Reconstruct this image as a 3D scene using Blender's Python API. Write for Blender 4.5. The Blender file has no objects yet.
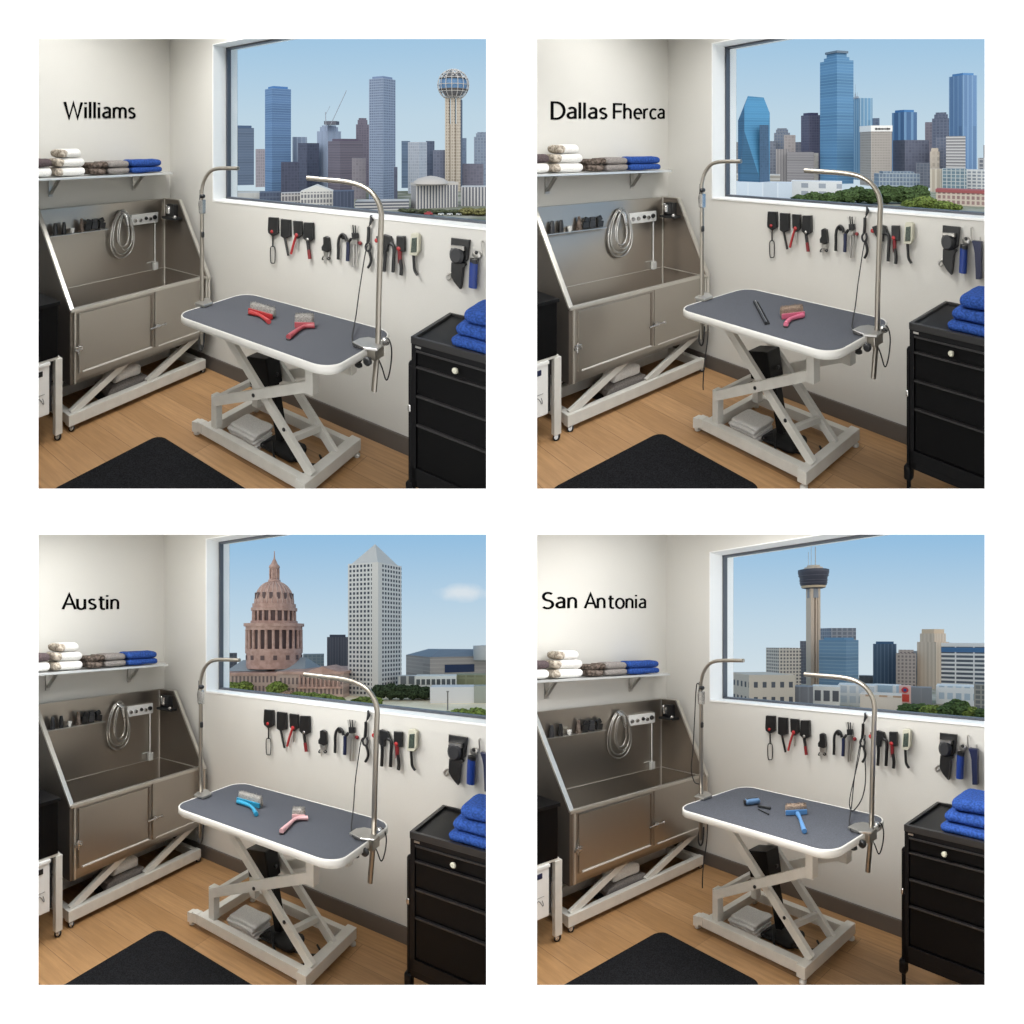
import bpy, bmesh, math, random
from mathutils import Vector, Matrix, noise
# Four grooming rooms stacked two by two behind one white display wall. Every room is
# laid out in room coordinates: u = metres along the window wall from the corner,
# v = metres along the tub wall from the corner, h = metres above its floor.
# The floors are raked (like stage floors), each room has its own plan axes below.
ROOMS = [[[1.062, -0.7848, -0.3218], [-0.2991, -0.8712, -0.3572], [0.0, 0.0, 0.9891], [-2.736, 4.8, 1.936]], [[0.4405, -0.7337, -0.2925], [-1.0348, -0.9126, -0.3639], [0.0, 0.0, 1.004], [1.2499, 4.8, 1.9282]], [[1.0609, -0.7526, 0.294], [-0.2342, -0.92, 0.3594], [0.0, 0.0, 0.9798], [-2.7813, 4.8, -1.9769]], [[0.4542, -0.6969, 0.2946], [-1.0264, -0.9477, 0.4006], [0.0, 0.0, 0.9729], [1.2355, 4.8, -2.0478]]]
TOOLS = [('slicker_brush', 'brush', 'slicker brush with long wire loop handle, first from the left', [('head', 'black_plastic', 'P', [(1.078, 1.184), (1.156, 1.188), (1.158, 1.087), (1.131, 1.071), (1.11, 1.062), (1.076, 1.08), (1.071, 1.099)], 0.018), ('hub', 'red_plastic', 'D', (1.11, 1.093), 0.013, 0.03), ('neck', 'black_plastic', 'T', [(1.112, 1.075), (1.112, 0.994)], 0.005), ('loop', 'black_plastic', 'T', [(1.11, 0.994), (1.129, 0.984), (1.129, 0.897), (1.112, 0.884), (1.093, 0.892), (1.091, 0.979), (1.11, 0.994)], 0.0035)]), ('slicker_brush', 'brush', 'all black slicker brush with thin slanted handle, second from the left', [('head', 'black_plastic', 'P', [(1.185, 1.182), (1.261, 1.184), (1.262, 1.077), (1.214, 1.058), (1.183, 1.07)], 0.018), ('handle', 'black_plastic', 'T', [(1.216, 1.065), (1.23, 1.013), (1.246, 0.953)], 0.0075)]), ('slicker_brush', 'brush', 'slicker brush with a red handle leaning left', [('head', 'black_plastic', 'P', [(1.286, 1.181), (1.353, 1.183), (1.355, 1.097), (1.322, 1.071), (1.29, 1.095)], 0.018), ('hub', 'red_plastic', 'D', (1.316, 1.093), 0.016, 0.032), ('handle', 'red_plastic', 'T', [(1.308, 1.082), (1.286, 1.024), (1.269, 0.968)], 0.008), ('comb', 'steel', 'T', [(1.319, 1.071), (1.318, 1.003)], 0.005)]), ('slicker_brush', 'brush', 'slicker brush whose black handle ends in dark red, fourth from left', [('head', 'black_plastic', 'P', [(1.372, 1.178), (1.441, 1.184), (1.443, 1.08), (1.402, 1.057), (1.364, 1.08)], 0.018), ('hub', 'steel', 'D', (1.401, 1.077), 0.012, 0.03), ('handle', 'black_plastic', 'T', [(1.401, 1.066), (1.41, 1.012)], 0.01), ('grip', 'dark_red', 'T', [(1.41, 1.015), (1.419, 0.959)], 0.011)]), ('nail_clipper', 'clipper', 'short black nail clipper with silver finger rings', [('body', 'black_plastic', 'P', [(1.52, 1.104), (1.538, 1.113), (1.559, 1.106), (1.566, 1.028), (1.548, 1.017), (1.509, 1.023), (1.507, 1.043), (1.52, 1.063)], 0.02), ('collar', 'steel', 'P', [(1.516, 1.015), (1.561, 1.02), (1.555, 0.988), (1.52, 0.986)], 0.014), ('ring', 'black_plastic', 'T', [(1.516, 0.986), (1.507, 0.969), (1.516, 0.968)], 0.004), ('ring', 'black_plastic', 'T', [(1.548, 0.99), (1.564, 0.982), (1.552, 0.973), (1.543, 0.981)], 0.004), ('tip', 'steel', 'T', [(1.523, 0.981), (1.525, 0.946)], 0.003)]), ('hooked_rasp', 'grooming tool', 'black hook-shaped grooming tool curving over to the right', [('shaft', 'black_plastic', 'T', [(1.625, 0.987), (1.627, 1.036), (1.627, 1.082), (1.635, 1.118), (1.655, 1.138), (1.675, 1.128), (1.683, 1.101)], 0.009), ('head', 'black_plastic', 'D', (1.655, 1.123), 0.018, 0.02)]), ('grooming_knife', 'grooming tool', 'dark blue handled grooming knife right of the hooked tool', [('neck', 'black_plastic', 'T', [(1.715, 1.119), (1.695, 1.094)], 0.009), ('handle', 'navy_plastic', 'T', [(1.695, 1.097), (1.695, 1.046), (1.692, 0.988)], 0.011)]), ('scissors', 'scissors', 'long silver grooming scissors with black comb tines above', [('comb_body', 'black_plastic', 'P', [(1.715, 1.153), (1.754, 1.157), (1.757, 1.124), (1.718, 1.117)], 0.016), ('comb_tine', 'steel', 'T', [(1.708, 1.195), (1.718, 1.15)], 0.0022), ('comb_tine', 'black_plastic', 'T', [(1.723, 1.199), (1.728, 1.152)], 0.004), ('comb_tine', 'black_plastic', 'T', [(1.739, 1.198), (1.741, 1.153)], 0.004), ('comb_tine', 'steel', 'T', [(1.762, 1.197), (1.751, 1.154)], 0.0022), ('pivot', 'steel', 'P', [(1.719, 1.111), (1.752, 1.115), (1.751, 1.09), (1.723, 1.086)], 0.02), ('blade', 'steel', 'T', [(1.731, 1.09), (1.726, 0.957)], 0.006), ('blade', 'steel', 'T', [(1.749, 1.092), (1.744, 0.961)], 0.005), ('finger_guard', 'dark_red', 'D', (1.767, 1.099), 0.013, 0.014), ('comb_spine', 'steel', 'T', [(1.763, 1.094), (1.757, 1.026)], 0.0025)]), ('pliers', 'pliers', 'black pliers with a red joint behind the steel pole', [('joint', 'red_plastic', 'D', (1.877, 1.128), 0.015, 0.02), ('jaw', 'black_plastic', 'P', [(1.876, 1.152), (1.924, 1.169), (1.965, 1.162), (1.977, 1.124), (1.948, 1.112), (1.945, 1.075), (1.921, 1.077), (1.894, 1.111)], 0.02), ('handle', 'black_plastic', 'T', [(1.93, 1.081), (1.931, 1.03), (1.927, 0.964)], 0.01), ('handle', 'black_plastic', 'T', [(1.965, 1.123), (1.985, 1.109), (1.983, 1.037), (1.98, 0.97)], 0.01)]), ('slicker_brush', 'brush', 'slicker brush with long dark red handle right of the steel pole', [('head', 'black_plastic', 'P', [(1.999, 1.168), (2.047, 1.172), (2.047, 1.089), (2.023, 1.088), (1.999, 1.108)], 0.018), ('hub', 'red_plastic', 'D', (2.014, 1.102), 0.014, 0.03), ('handle', 'dark_red', 'T', [(2.02, 1.09), (2.022, 1.043)], 0.01), ('grip', 'black_plastic', 'T', [(2.022, 1.046), (2.029, 1.002), (2.026, 0.962)], 0.01), ('wire', 'dark_red', 'T', [(2.005, 1.088), (2.007, 1.02)], 0.002)]), ('cordless_trimmer', 'trimmer', 'grey-green cordless trimmer with beige rim and black tail', [('body', 'beige_plastic', 'P', [(2.087, 1.19), (2.095, 1.196), (2.123, 1.197), (2.133, 1.188), (2.131, 1.105), (2.117, 1.078), (2.079, 1.078), (2.079, 1.093)], 0.026), ('panel', 'green_plastic', 'P', [(2.094, 1.17), (2.122, 1.176), (2.119, 1.099), (2.088, 1.093)], 0.03), ('tail', 'black_plastic', 'T', [(2.097, 1.078), (2.1, 1.034), (2.104, 0.999), (2.12, 0.976)], 0.008)]), ('hair_clipper', 'clipper', 'large black hair clipper in a flared black wall holster', [('holster', 'black_plastic', 'P', [(2.296, 1.193), (2.389, 1.193), (2.378, 1.094), (2.355, 1.073), (2.306, 1.071), (2.294, 1.105)], 0.015), ('blade', 'steel', 'P', [(2.302, 1.16), (2.367, 1.162), (2.367, 1.141), (2.35, 1.148), (2.301, 1.146)], 0.035), ('body', 'charcoal_plastic', 'E', (2.329, 1.113), (2.364, 1.118), (2.329, 1.068), 0.04), ('grip', 'black_plastic', 'P', [(2.303, 1.074), (2.367, 1.078), (2.372, 1.07), (2.36, 1.056), (2.352, 0.974), (2.347, 0.947), (2.329, 0.964), (2.316, 0.979), (2.3, 1.006)], 0.03), ('ring', 'steel', 'T', [(2.301, 1.015), (2.293, 1.016), (2.278, 1.002), (2.275, 0.99), (2.282, 0.981), (2.298, 0.995)], 0.006)]), ('dematting_rake', 'grooming tool', 'blue handled dematting rake with a steel ring head', [('blade', 'steel', 'T', [(2.444, 1.193), (2.446, 1.132)], 0.004), ('head', 'steel', 'D', (2.42, 1.126), 0.024, 0.02), ('eye', 'black_plastic', 'D', (2.42, 1.137), 0.011, 0.024), ('collar', 'black_plastic', 'T', [(2.415, 1.108), (2.413, 1.088)], 0.02), ('handle', 'blue_plastic', 'T', [(2.413, 1.091), (2.41, 1.027), (2.408, 0.967)], 0.02)]), ('grooming_shears', 'shears', 'navy handled grooming shears beside the blue rake', [('handle', 'navy_plastic', 'P', [(2.454, 1.132), (2.477, 1.132), (2.499, 1.131), (2.498, 0.948), (2.474, 0.944), (2.468, 1.073), (2.462, 1.107)], 0.03), ('blade', 'steel', 'T', [(2.489, 1.152), (2.491, 1.134)], 0.004)])]
LEASH = {'hook': [(1.839, 1.263), (1.847, 1.242), (1.836, 1.213)], 'strap': [(1.828, 1.199), (1.827, 1.157), (1.823, 1.113)], 'buckle': [(1.823, 1.113), (1.808, 1.089), (1.815, 1.065), (1.833, 1.065), (1.84, 1.088), (1.833, 1.111)], 'tail': [(1.828, 1.069), (1.842, 1.025), (1.839, 0.994), (1.824, 0.968)]}
BRUSHES = [[{'pad': [(1.415, 0.55), (1.572, 0.546)], 'hp': 0.056, 'path': [(1.434, 0.579), (1.507, 0.578), (1.607, 0.619)], 'col': 'red_plastic', 'bris': 'bristle_grey', 'label': 'red slicker brush with upright grey bristles'}, {'pad': [(1.728, 0.558), (1.799, 0.503)], 'hp': 0.062, 'path': [(1.808, 0.712), (1.789, 0.631), (1.779, 0.555), (1.809, 0.512)], 'col': 'pink_red', 'bris': 'bristle_grey', 'label': 'pinkish red curved brush with tall bristle fan'}], [{'pad': [(1.682, 0.622), (1.742, 0.522)], 'hp': 0.056, 'path': [(1.775, 0.704), (1.744, 0.632), (1.757, 0.542)], 'col': 'pink_plastic', 'bris': 'bristle_brown', 'label': 'pink brush with brown bristle pad beside the comb'}], [{'pad': [(1.344, 0.564), (1.496, 0.558)], 'hp': 0.058, 'path': [(1.36, 0.591), (1.465, 0.602), (1.558, 0.667)], 'col': 'teal_plastic', 'bris': 'bristle_grey', 'label': 'teal handled slicker brush with thick grey bristles'}, {'pad': [(1.722, 0.571), (1.772, 0.538)], 'hp': 0.055, 'path': [(1.788, 0.754), (1.77, 0.677), (1.754, 0.588), (1.793, 0.54)], 'col': 'pale_pink', 'bris': 'bristle_grey', 'label': 'pale pink brush with a small tuft of grey bristles'}], [{'pad': [(1.681, 0.576), (1.757, 0.501)], 'hp': 0.052, 'path': [(1.739, 0.553), (1.794, 0.606), (1.914, 0.736)], 'col': 'sky_plastic', 'bris': 'bristle_brown', 'label': 'light blue paddle brush with a tan bristle pad'}]]
COMB = [(1.396, 0.498), (1.686, 0.735)]
CLIP4 = [(1.397, 0.6), (1.42, 0.55), (1.449, 0.507), (1.481, 0.57), (1.554, 0.561), (1.509, 0.602), (1.604, 0.632)]
LETTERS = [('Williams', [0.895, 1.846], [0.329, 1.87], 0.1181), ('Dallas Fherca', [0.966, 1.808], [0.035, 1.857], 0.1142), ('Austin', [0.886, 1.86], [0.438, 1.873], 0.1102), ('San Antonia', [1.019, 1.916], [0.201, 1.967], 0.1111)]
CITIES = [[('office_tower', 'blue-grey slab tower at the far left of the window', -221.14, 514.29, -0.406, 16.33, 14.0, 18.86, ((62, 84, 116), (78, 98, 128), 30, 2.6, 0.0, 0.35), 'box'), ('office_tower', 'narrow mauve tower left of the tall blue tower', -200.27, 486.49, -0.391, 7.08, 7.08, 0.81, ((128, 120, 132), (150, 140, 148), 2, 3, 0.4, 0.3), None), ('skyscraper', 'tall bright blue glass skyscraper on the left', -171.43, 428.57, 0.837, 13.75, 13.72, 44.29, ((60, 104, 160), (86, 130, 184), 40, 2.4, 0.0, 0.25), 'box'), ('office_tower', 'small pale blue tower behind a dark block', -153.75, 450.0, -0.329, 10.22, 10.22, 9.75, ((106, 128, 160), (134, 152, 180), 4, 30, 0.3, 0.0), None), ('office_tower', 'dark navy mid-rise left of the tower with the crane', -143.02, 418.6, 0.598, 10.04, 10.1, 4.88, ((52, 60, 88), (62, 70, 98), 3, 3, 0.2, 0.2), None), ('office_building', 'low dark navy block below the tall blue tower', -138.91, 391.3, -0.341, 10.96, 10.96, -7.83, ((46, 52, 80), (58, 64, 92), 3, 3, 0.2, 0.2), None), ('office_tower', 'pale steel tower under construction crane', -132.14, 428.57, 0.651, 11.94, 12.01, 17.86, ((122, 142, 176), (140, 158, 188), 2, 40, 0.35, 0.0), 'step'), ('office_tower', 'broad brown banded office block', -112.17, 391.3, 0.811, 16.77, 16.74, 5.87, ((88, 80, 98), (104, 94, 110), 40, 2.6, 0.0, 0.35), 'box'), ('office_building', 'small taupe block left of the tall grid tower', -89.39, 367.35, -0.239, 8.28, 8.28, -4.9, ((112, 106, 118), (124, 116, 126), 3, 3, 0.3, 0.3), None), ('office_tower', 'brown stepped tower tucked behind the tall grid tower', -107.25, 450.0, -0.234, 9.44, 9.44, 24.0, ((80, 74, 96), (96, 88, 108), 2.4, 2.4, 0.3, 0.3), 'step'), ('skyscraper', 'tallest grey-blue skyscraper with a window grid', -75.88, 352.94, 0.517, 10.96, 11.09, 42.35, ((70, 92, 128), (124, 142, 172), 2.6, 2.6, 0.35, 0.35), 'box'), ('office_tower', 'thin dark strip of tower behind the tallest one', -66.06, 346.15, -0.189, 1.98, 1.98, -9.81, ((58, 66, 92), (58, 66, 92), 3, 3, 0.2, 0.2), None), ('office_tower', 'dark blue curved-front tower', -80.53, 473.68, -0.168, 6.6, 6.6, 7.11, ((70, 98, 134), (84, 112, 146), 30, 3, 0.0, 0.3), None), ('office_tower', 'pale silver tower in the middle cluster', -63.41, 409.09, 0.475, 9.26, 9.35, 5.45, ((140, 152, 172), (168, 176, 190), 2.4, 3, 0.4, 0.3), None), ('office_tower', 'dark blue tower right of the pale silver one', -58.13, 450.0, -0.128, 6.31, 6.31, 6.75, ((60, 76, 108), (72, 88, 120), 3, 3, 0.2, 0.2), None), ('office_tower', 'slate office block left of the ball-topped tower', -48.29, 439.02, -0.11, 9.43, 9.43, 0.0, ((80, 88, 116), (92, 100, 126), 3, 3, 0.3, 0.3), None), ('office_tower', 'blue-grey tower right behind the ball-topped tower', -40.15, 529.41, -0.076, 6.59, 6.59, 10.59, ((78, 100, 132), (92, 112, 142), 3, 3, 0.2, 0.2), None), ('office_tower', 'grey-blue tower cut off by the right edge of the window', -18.33, 500.0, -0.037, 13.31, 13.31, 15.0, ((98, 116, 144), (116, 132, 156), 3, 3, 0.3, 0.3), 'step'), ('office_building', 'plain mauve block right of the ball-topped tower', -21.38, 450.0, -0.047, 16.83, 14.0, -10.5, ((92, 90, 112), (102, 100, 120), 3, 3, 0.2, 0.2), None), ('hotel', 'low pale building with tall vertical fins and a shallow dome', -48.81, 305.08, 1.091, 8.15, 22.99, -17.29, ((82, 84, 96), (196, 190, 184), 3.2, 60, 0.45, 0.0), 'dome'), ('hotel', 'low pale finned building at the right edge', -11.79, 321.43, -0.037, 15.5, 14.0, -19.82, ((84, 86, 98), (184, 180, 178), 3.2, 60, 0.45, 0.0), None), ('low_building', 'low plain beige building in the left corner', -132.89, 315.79, -0.398, 12.66, 12.66, -22.37, ((172, 172, 168), (172, 172, 168), 9, 9, 0.1, 0.1), None), ('low_building', 'low dark blue glass building', -120.52, 313.04, -0.368, 10.34, 10.34, -21.91, ((48, 62, 92), (66, 80, 108), 3, 5, 0.2, 0.3), None), ('low_building', 'low pale building with dark window bays', -109.14, 310.34, -0.338, 9.66, 9.66, -22.24, ((92, 88, 96), (176, 170, 166), 3, 6, 0.3, 0.25), None), ('low_building', 'low white building with a shallow pitched roof', -90.76, 305.08, -0.289, 16.08, 14.0, -21.1, ((104, 104, 112), (198, 194, 186), 3, 5, 0.35, 0.3), 'gable'), ('low_building', 'dark navy cube building beside the white one', -77.7, 295.08, -0.257, 9.9, 9.9, -20.16, ((44, 56, 84), (62, 74, 102), 3.4, 30, 0.2, 0.0), None), ('parking_garage', 'long low parking garage behind the curved steel arm', -51.5, 300.0, -0.17, 26.22, 14.0, -25.5, ((72, 76, 90), (176, 174, 172), 40, 3, 0.0, 0.45), None)], [('office_tower', 'sliver of grey tower at the left frame', 258.46, 692.31, 0.357, 5.42, 5.42, 28.85, ((128, 136, 144), (150, 156, 160), 3, 3, 0.3, 0.3), None), ('office_tower', 'short brown sliver beside the faceted tower', 261.35, 692.31, 0.361, 3.79, 3.79, 9.23, ((110, 112, 120), (124, 124, 130), 3, 3, 0.3, 0.3), None), ('office_tower', 'slim slate tower right of the faceted tower', 264.0, 600.0, 0.415, 6.43, 6.43, 9.0, ((92, 100, 120), (110, 116, 132), 3, 3, 0.3, 0.3), None), ('office_tower', 'stepped blue-grey tower', 278.0, 600.0, 0.434, 14.67, 14.0, 22.0, ((86, 104, 132), (112, 120, 136), 2.6, 3, 0.35, 0.3), 'step'), ('office_tower', 'pinkish stone tower in front of the stepped tower', 274.35, 580.65, 0.441, 10.14, 10.14, 14.52, ((146, 134, 132), (160, 148, 144), 3, 3, 0.3, 0.3), None), ('office_building', 'ribbed taupe block left of the wide office block', 259.69, 562.5, 0.433, 11.16, 11.16, 0.94, ((122, 116, 118), (150, 142, 140), 2.6, 40, 0.35, 0.0), None), ('office_building', 'wide taupe office block with fine bands', 274.55, 545.45, 0.466, 22.33, 14.0, -1.82, ((116, 112, 116), (134, 128, 130), 40, 2.6, 0.0, 0.35), None), ('office_building', 'narrow cream building beside the tallest tower', 282.92, 553.85, 0.472, 5.37, 5.37, -2.77, ((196, 188, 176), (206, 198, 186), 3, 3, 0.4, 0.3), None), ('office_building', 'small dark block left of the purple tower', 311.79, 642.86, 0.452, 7.75, 7.75, 8.57, ((74, 78, 94), (92, 94, 106), 3, 3, 0.3, 0.3), None), ('office_tower', 'dark purple tower left of the tallest tower', 278.44, 562.5, 1.423, 12.02, 11.81, 32.81, ((60, 62, 92), (78, 78, 106), 2.6, 2.6, 0.3, 0.3), 'box'), ('skyscraper', 'tallest bright blue glass skyscraper with a stepped crown', 286.76, 529.41, 1.267, 19.01, 18.57, 82.06, ((52, 116, 172), (74, 140, 190), 50, 3.0, 0.0, 0.22), 'step'), ('office_tower', 'pale blue glass tower with rooftop spires', 348.0, 600.0, 1.527, 13.12, 12.85, 52.0, ((72, 132, 178), (124, 164, 192), 3.6, 60, 0.3, 0.0), 'spire'), ('office_building', 'small dark blue box behind the sign-topped tower', 424.04, 692.31, 0.55, 8.42, 8.42, 36.92, ((60, 80, 112), (72, 92, 124), 3, 3, 0.3, 0.3), None), ('office_tower', 'beige gridded tower with a white sign band on top', 299.17, 500.0, 1.627, 17.55, 16.92, 20.0, ((132, 122, 114), (160, 150, 140), 2.6, 2.6, 0.45, 0.45), 'sign'), ('office_tower', 'octagonal looking blue glass tower', 392.0, 600.0, 1.404, 15.18, 14.87, 38.0, ((40, 86, 142), (74, 126, 178), 8, 60, 0.35, 0.0), 'box'), ('office_building', 'dark slate block below the blue glass tower', 327.5, 500.0, 1.687, 19.43, 18.62, 8.33, ((70, 76, 102), (84, 90, 114), 3, 3, 0.2, 0.2), None), ('office_tower', 'slim mauve tower left of the dark tower', 452.14, 642.86, 0.613, 7.94, 7.94, 30.0, ((98, 92, 108), (112, 104, 118), 3, 3, 0.3, 0.3), None), ('office_tower', 'dark blue-grey tower beside the tall blue tower', 438.0, 600.0, 0.631, 14.75, 14.0, 38.0, ((64, 76, 104), (84, 94, 120), 3, 3, 0.3, 0.3), 'step'), ('skyscraper', 'tall blue skyscraper on the right', 375.83, 500.0, 1.43, 13.54, 13.24, 62.5, ((66, 112, 168), (92, 138, 188), 5, 60, 0.25, 0.0), 'box'), ('office_building', 'slate face beside the white banded block', 352.3, 486.49, 0.627, 6.95, 6.95, 10.54, ((82, 94, 122), (104, 112, 134), 3, 3, 0.2, 0.2), None), ('office_building', 'white horizontally banded office block', 348.85, 461.54, 0.647, 12.16, 12.16, 10.77, ((120, 116, 120), (192, 188, 184), 60, 3.0, 0.0, 0.45), None), ('office_tower', 'small ornate cream tower', 346.62, 486.49, 0.619, 6.32, 6.32, 1.62, ((196, 174, 148), (214, 192, 166), 4, 6, 0.5, 0.4), 'step'), ('low_building', 'cream corner building below the ornate tower', 307.5, 428.57, 0.622, 7.33, 7.33, -13.57, ((178, 160, 136), (206, 190, 166), 4, 30, 0.4, 0.0), None), ('office_building', 'teal glass building with a white frame', 317.09, 418.6, 0.648, 13.9, 13.9, -13.26, ((84, 116, 134), (176, 184, 184), 3.6, 3.6, 0.2, 0.2), None), ('office_building', 'white building with grey windows at the right edge', 341.43, 428.57, 0.673, 13.67, 13.67, -14.29, ((120, 130, 144), (206, 206, 204), 4, 3.4, 0.3, 0.4), None), ('office_building', 'stepped grey building at the right edge', 377.37, 473.68, 0.673, 7.48, 7.48, -6.32, ((92, 98, 112), (170, 170, 172), 4, 4, 0.3, 0.3), None), ('office_tower', 'brown sliver of tower at the right edge', 421.76, 529.41, 0.673, 4.51, 4.51, 4.41, ((112, 104, 108), (124, 116, 118), 4, 4, 0.3, 0.3), None), ('office_building', 'low wide glass building behind the trees', 275.25, 450.0, 1.799, 10.37, 27.26, -16.5, ((84, 108, 138), (140, 156, 168), 3, 4, 0.25, 0.25), 'step'), ('office_building', 'dark glass annex right of the low glass building', 330.0, 473.68, 0.608, 9.17, 9.17, -10.26, ((72, 80, 98), (96, 102, 116), 3, 3, 0.2, 0.2), None), ('low_building', 'long pale blue-white building by the left frame', 158.49, 339.62, 0.437, 31.45, 14.0, -18.68, ((186, 204, 224), (204, 216, 230), 14, 30, 0.08, 0.0), None), ('low_building', 'low cream roofed building behind the long pale one', 174.78, 391.3, 0.42, 28.83, 14.0, -16.3, ((176, 166, 150), (206, 200, 190), 30, 4, 0.0, 0.4), None), ('low_building', 'low white building left of the trees', 198.0, 360.0, 0.503, 27.81, 14.0, -19.2, ((150, 160, 176), (224, 226, 228), 16, 8, 0.6, 0.4), None), ('low_building', 'low tan building with a red roof', 251.58, 315.79, 0.673, 23.25, 14.0, -23.16, ((150, 110, 104), (206, 184, 160), 4, 5, 0.4, 0.3), 'redroof')], [('office_building', 'small dark glass block at the left frame', -155.66, 339.62, -0.43, 6.63, 6.63, -9.06, ((64, 76, 94), (86, 96, 112), 4, 3, 0.3, 0.3), None), ('office_building', 'far blue-grey building right of the domed capitol', -125.33, 400.0, -0.304, 13.23, 13.23, -11.33, ((110, 136, 156), (138, 156, 170), 4, 3, 0.3, 0.3), None), ('office_tower', 'dark grey tower left of the white tower', -104.68, 382.98, -0.267, 12.82, 12.82, 0.0, ((72, 78, 96), (88, 94, 110), 2.6, 60, 0.3, 0.0), 'box'), ('skyscraper', 'tall white gridded skyscraper with a pyramid roof', -67.0, 300.0, 0.445, 19.11, 19.7, 37.5, ((48, 58, 78), (206, 206, 206), 4.6, 4.6, 0.42, 0.42), 'pyramid'), ('arena', 'wide stone sports arena with a blue-grey vaulted roof', -44.73, 327.27, 1.105, 44.89, 42.32, -10.91, ((154, 146, 144), (172, 162, 158), 60, 4, 0.0, 0.3), 'arena'), ('low_building', 'low white building with a strip of dark windows', -26.85, 290.32, -0.092, 19.87, 14.0, -18.87, ((70, 78, 82), (216, 218, 212), 5, 20, 0.25, 0.72), None), ('low_building', 'low olive green building at the right', -10.0, 300.0, -0.033, 17.95, 14.0, -19.0, ((120, 124, 84), (132, 136, 96), 9, 9, 0.2, 0.2), None), ('low_building', 'small pale annex beside the white tower', -48.81, 305.08, -0.159, 9.0, 9.0, -19.83, ((92, 98, 106), (188, 190, 188), 8, 20, 0.3, 0.6), None), ('canopy_building', 'low open shelter with a pale roof', -17.27, 272.73, -0.063, 19.87, 14.0, -22.73, ((64, 62, 66), (206, 208, 214), 6, 40, 0.2, 0.62), None), ('low_building', 'low green-black building at the right edge', -9.09, 272.73, -0.033, 8.17, 8.17, -22.27, ((58, 74, 60), (150, 158, 148), 6, 40, 0.2, 0.6), None)], [('hotel', 'pale gridded hotel left of the observation tower', 157.06, 352.94, 1.456, 14.29, 13.79, -6.47, ((96, 92, 98), (214, 200, 184), 3.4, 3.4, 0.42, 0.42), None), ('office_tower', 'slim purple-grey tower behind the observation tower', 189.26, 382.98, 0.459, 4.89, 4.89, -2.55, ((96, 100, 120), (120, 124, 140), 3, 3, 0.3, 0.3), None), ('office_tower', 'blue glass tower with a mauve side wall', 189.06, 339.62, 0.942, 15.25, 15.1, -1.7, ((84, 134, 178), (118, 160, 192), 60, 3.6, 0.0, 0.22), 'box'), ('office_building', 'tall grey rooftop frame behind the blue glass tower', 203.62, 382.98, 1.645, 16.04, 15.35, 5.74, ((108, 116, 136), (150, 156, 170), 5, 4, 0.3, 0.3), None), ('low_building', 'beige low building with square windows', 94.8, 240.0, 1.519, 20.41, 18.89, -15.2, ((66, 72, 86), (196, 182, 164), 9, 15, 0.55, 0.62), None), ('low_building', 'plain grey building beside the beige one', 122.03, 243.24, 0.465, 8.46, 8.46, -20.27, ((108, 112, 124), (124, 128, 138), 8, 30, 0.2, 0.0), None), ('low_building', 'low white building with tall dark windows', 136.67, 250.0, 0.5, 10.44, 10.44, -20.83, ((84, 88, 98), (226, 224, 218), 8, 18, 0.3, 0.4), None), ('low_building', 'low pale blue-white building behind the curved arm', 156.0, 257.14, 0.545, 14.33, 14.0, -21.0, ((188, 200, 212), (222, 224, 224), 8, 10, 0.3, 0.3), None), ('low_building', 'low cream building with orange panels', 153.95, 236.84, 0.576, 14.36, 14.0, -23.29, ((198, 150, 110), (226, 208, 190), 12, 30, 0.4, 0.5), None), ('office_tower', 'dark blue glass tower in the middle', 235.41, 367.35, 0.57, 12.33, 12.33, -4.29, ((56, 88, 126), (84, 116, 150), 3.2, 60, 0.25, 0.0), 'box'), ('apartment_tower', 'pinkish apartment tower with balconies', 237.65, 352.94, 0.593, 9.91, 9.91, -7.65, ((124, 112, 116), (186, 168, 158), 3.2, 3.6, 0.45, 0.4), 'step'), ('office_tower', 'pale narrow tower left of the cream tower', 249.49, 367.35, 0.597, 4.33, 4.33, -8.57, ((164, 172, 184), (186, 192, 200), 4, 40, 0.3, 0.0), None), ('office_tower', 'cream stone tower with stepped shoulders', 244.62, 346.15, 1.215, 11.18, 10.97, -2.88, ((214, 188, 160), (224, 200, 174), 4, 60, 0.5, 0.0), 'deco'), ('hotel', 'wide white hotel with horizontal balcony bands', 266.67, 333.33, 0.675, 24.98, 14.0, -4.44, ((70, 84, 104), (222, 224, 228), 15, 4.4, 0.08, 0.45), 'band'), ('low_building', 'distant grey blocks left of the dark blue tower', 231.06, 382.98, 0.543, 8.29, 8.29, -24.89, ((110, 118, 130), (124, 130, 140), 4, 4, 0.3, 0.3), None), ('shop_building', 'white shop building with pale blue panels', 169.13, 260.87, 0.575, 10.06, 10.06, -21.3, ((150, 186, 214), (224, 228, 230), 16, 10, 0.2, 0.3), None), ('sign_building', 'pink corner building with a red and blue sign panel', 166.25, 250.0, 0.587, 4.2, 4.2, -20.42, ((226, 170, 160), (226, 176, 166), 60, 60, 0.1, 0.1), 'shopsign'), ('low_building', 'plain grey warehouse right of the pink corner building', 185.29, 264.71, 0.611, 8.09, 8.09, -22.5, ((118, 122, 130), (132, 134, 140), 9, 20, 0.1, 0.0), None), ('shop_building', 'long white building with pale blue glazing', 201.3, 260.87, 0.657, 13.86, 13.86, -21.74, ((170, 196, 220), (226, 230, 234), 7, 12, 0.35, 0.45), None), ('office_building', 'dark glazed building at the right edge', 194.59, 243.24, 0.675, 5.78, 5.78, -19.46, ((92, 98, 100), (140, 138, 130), 5, 5, 0.25, 0.3), None)]]
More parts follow.
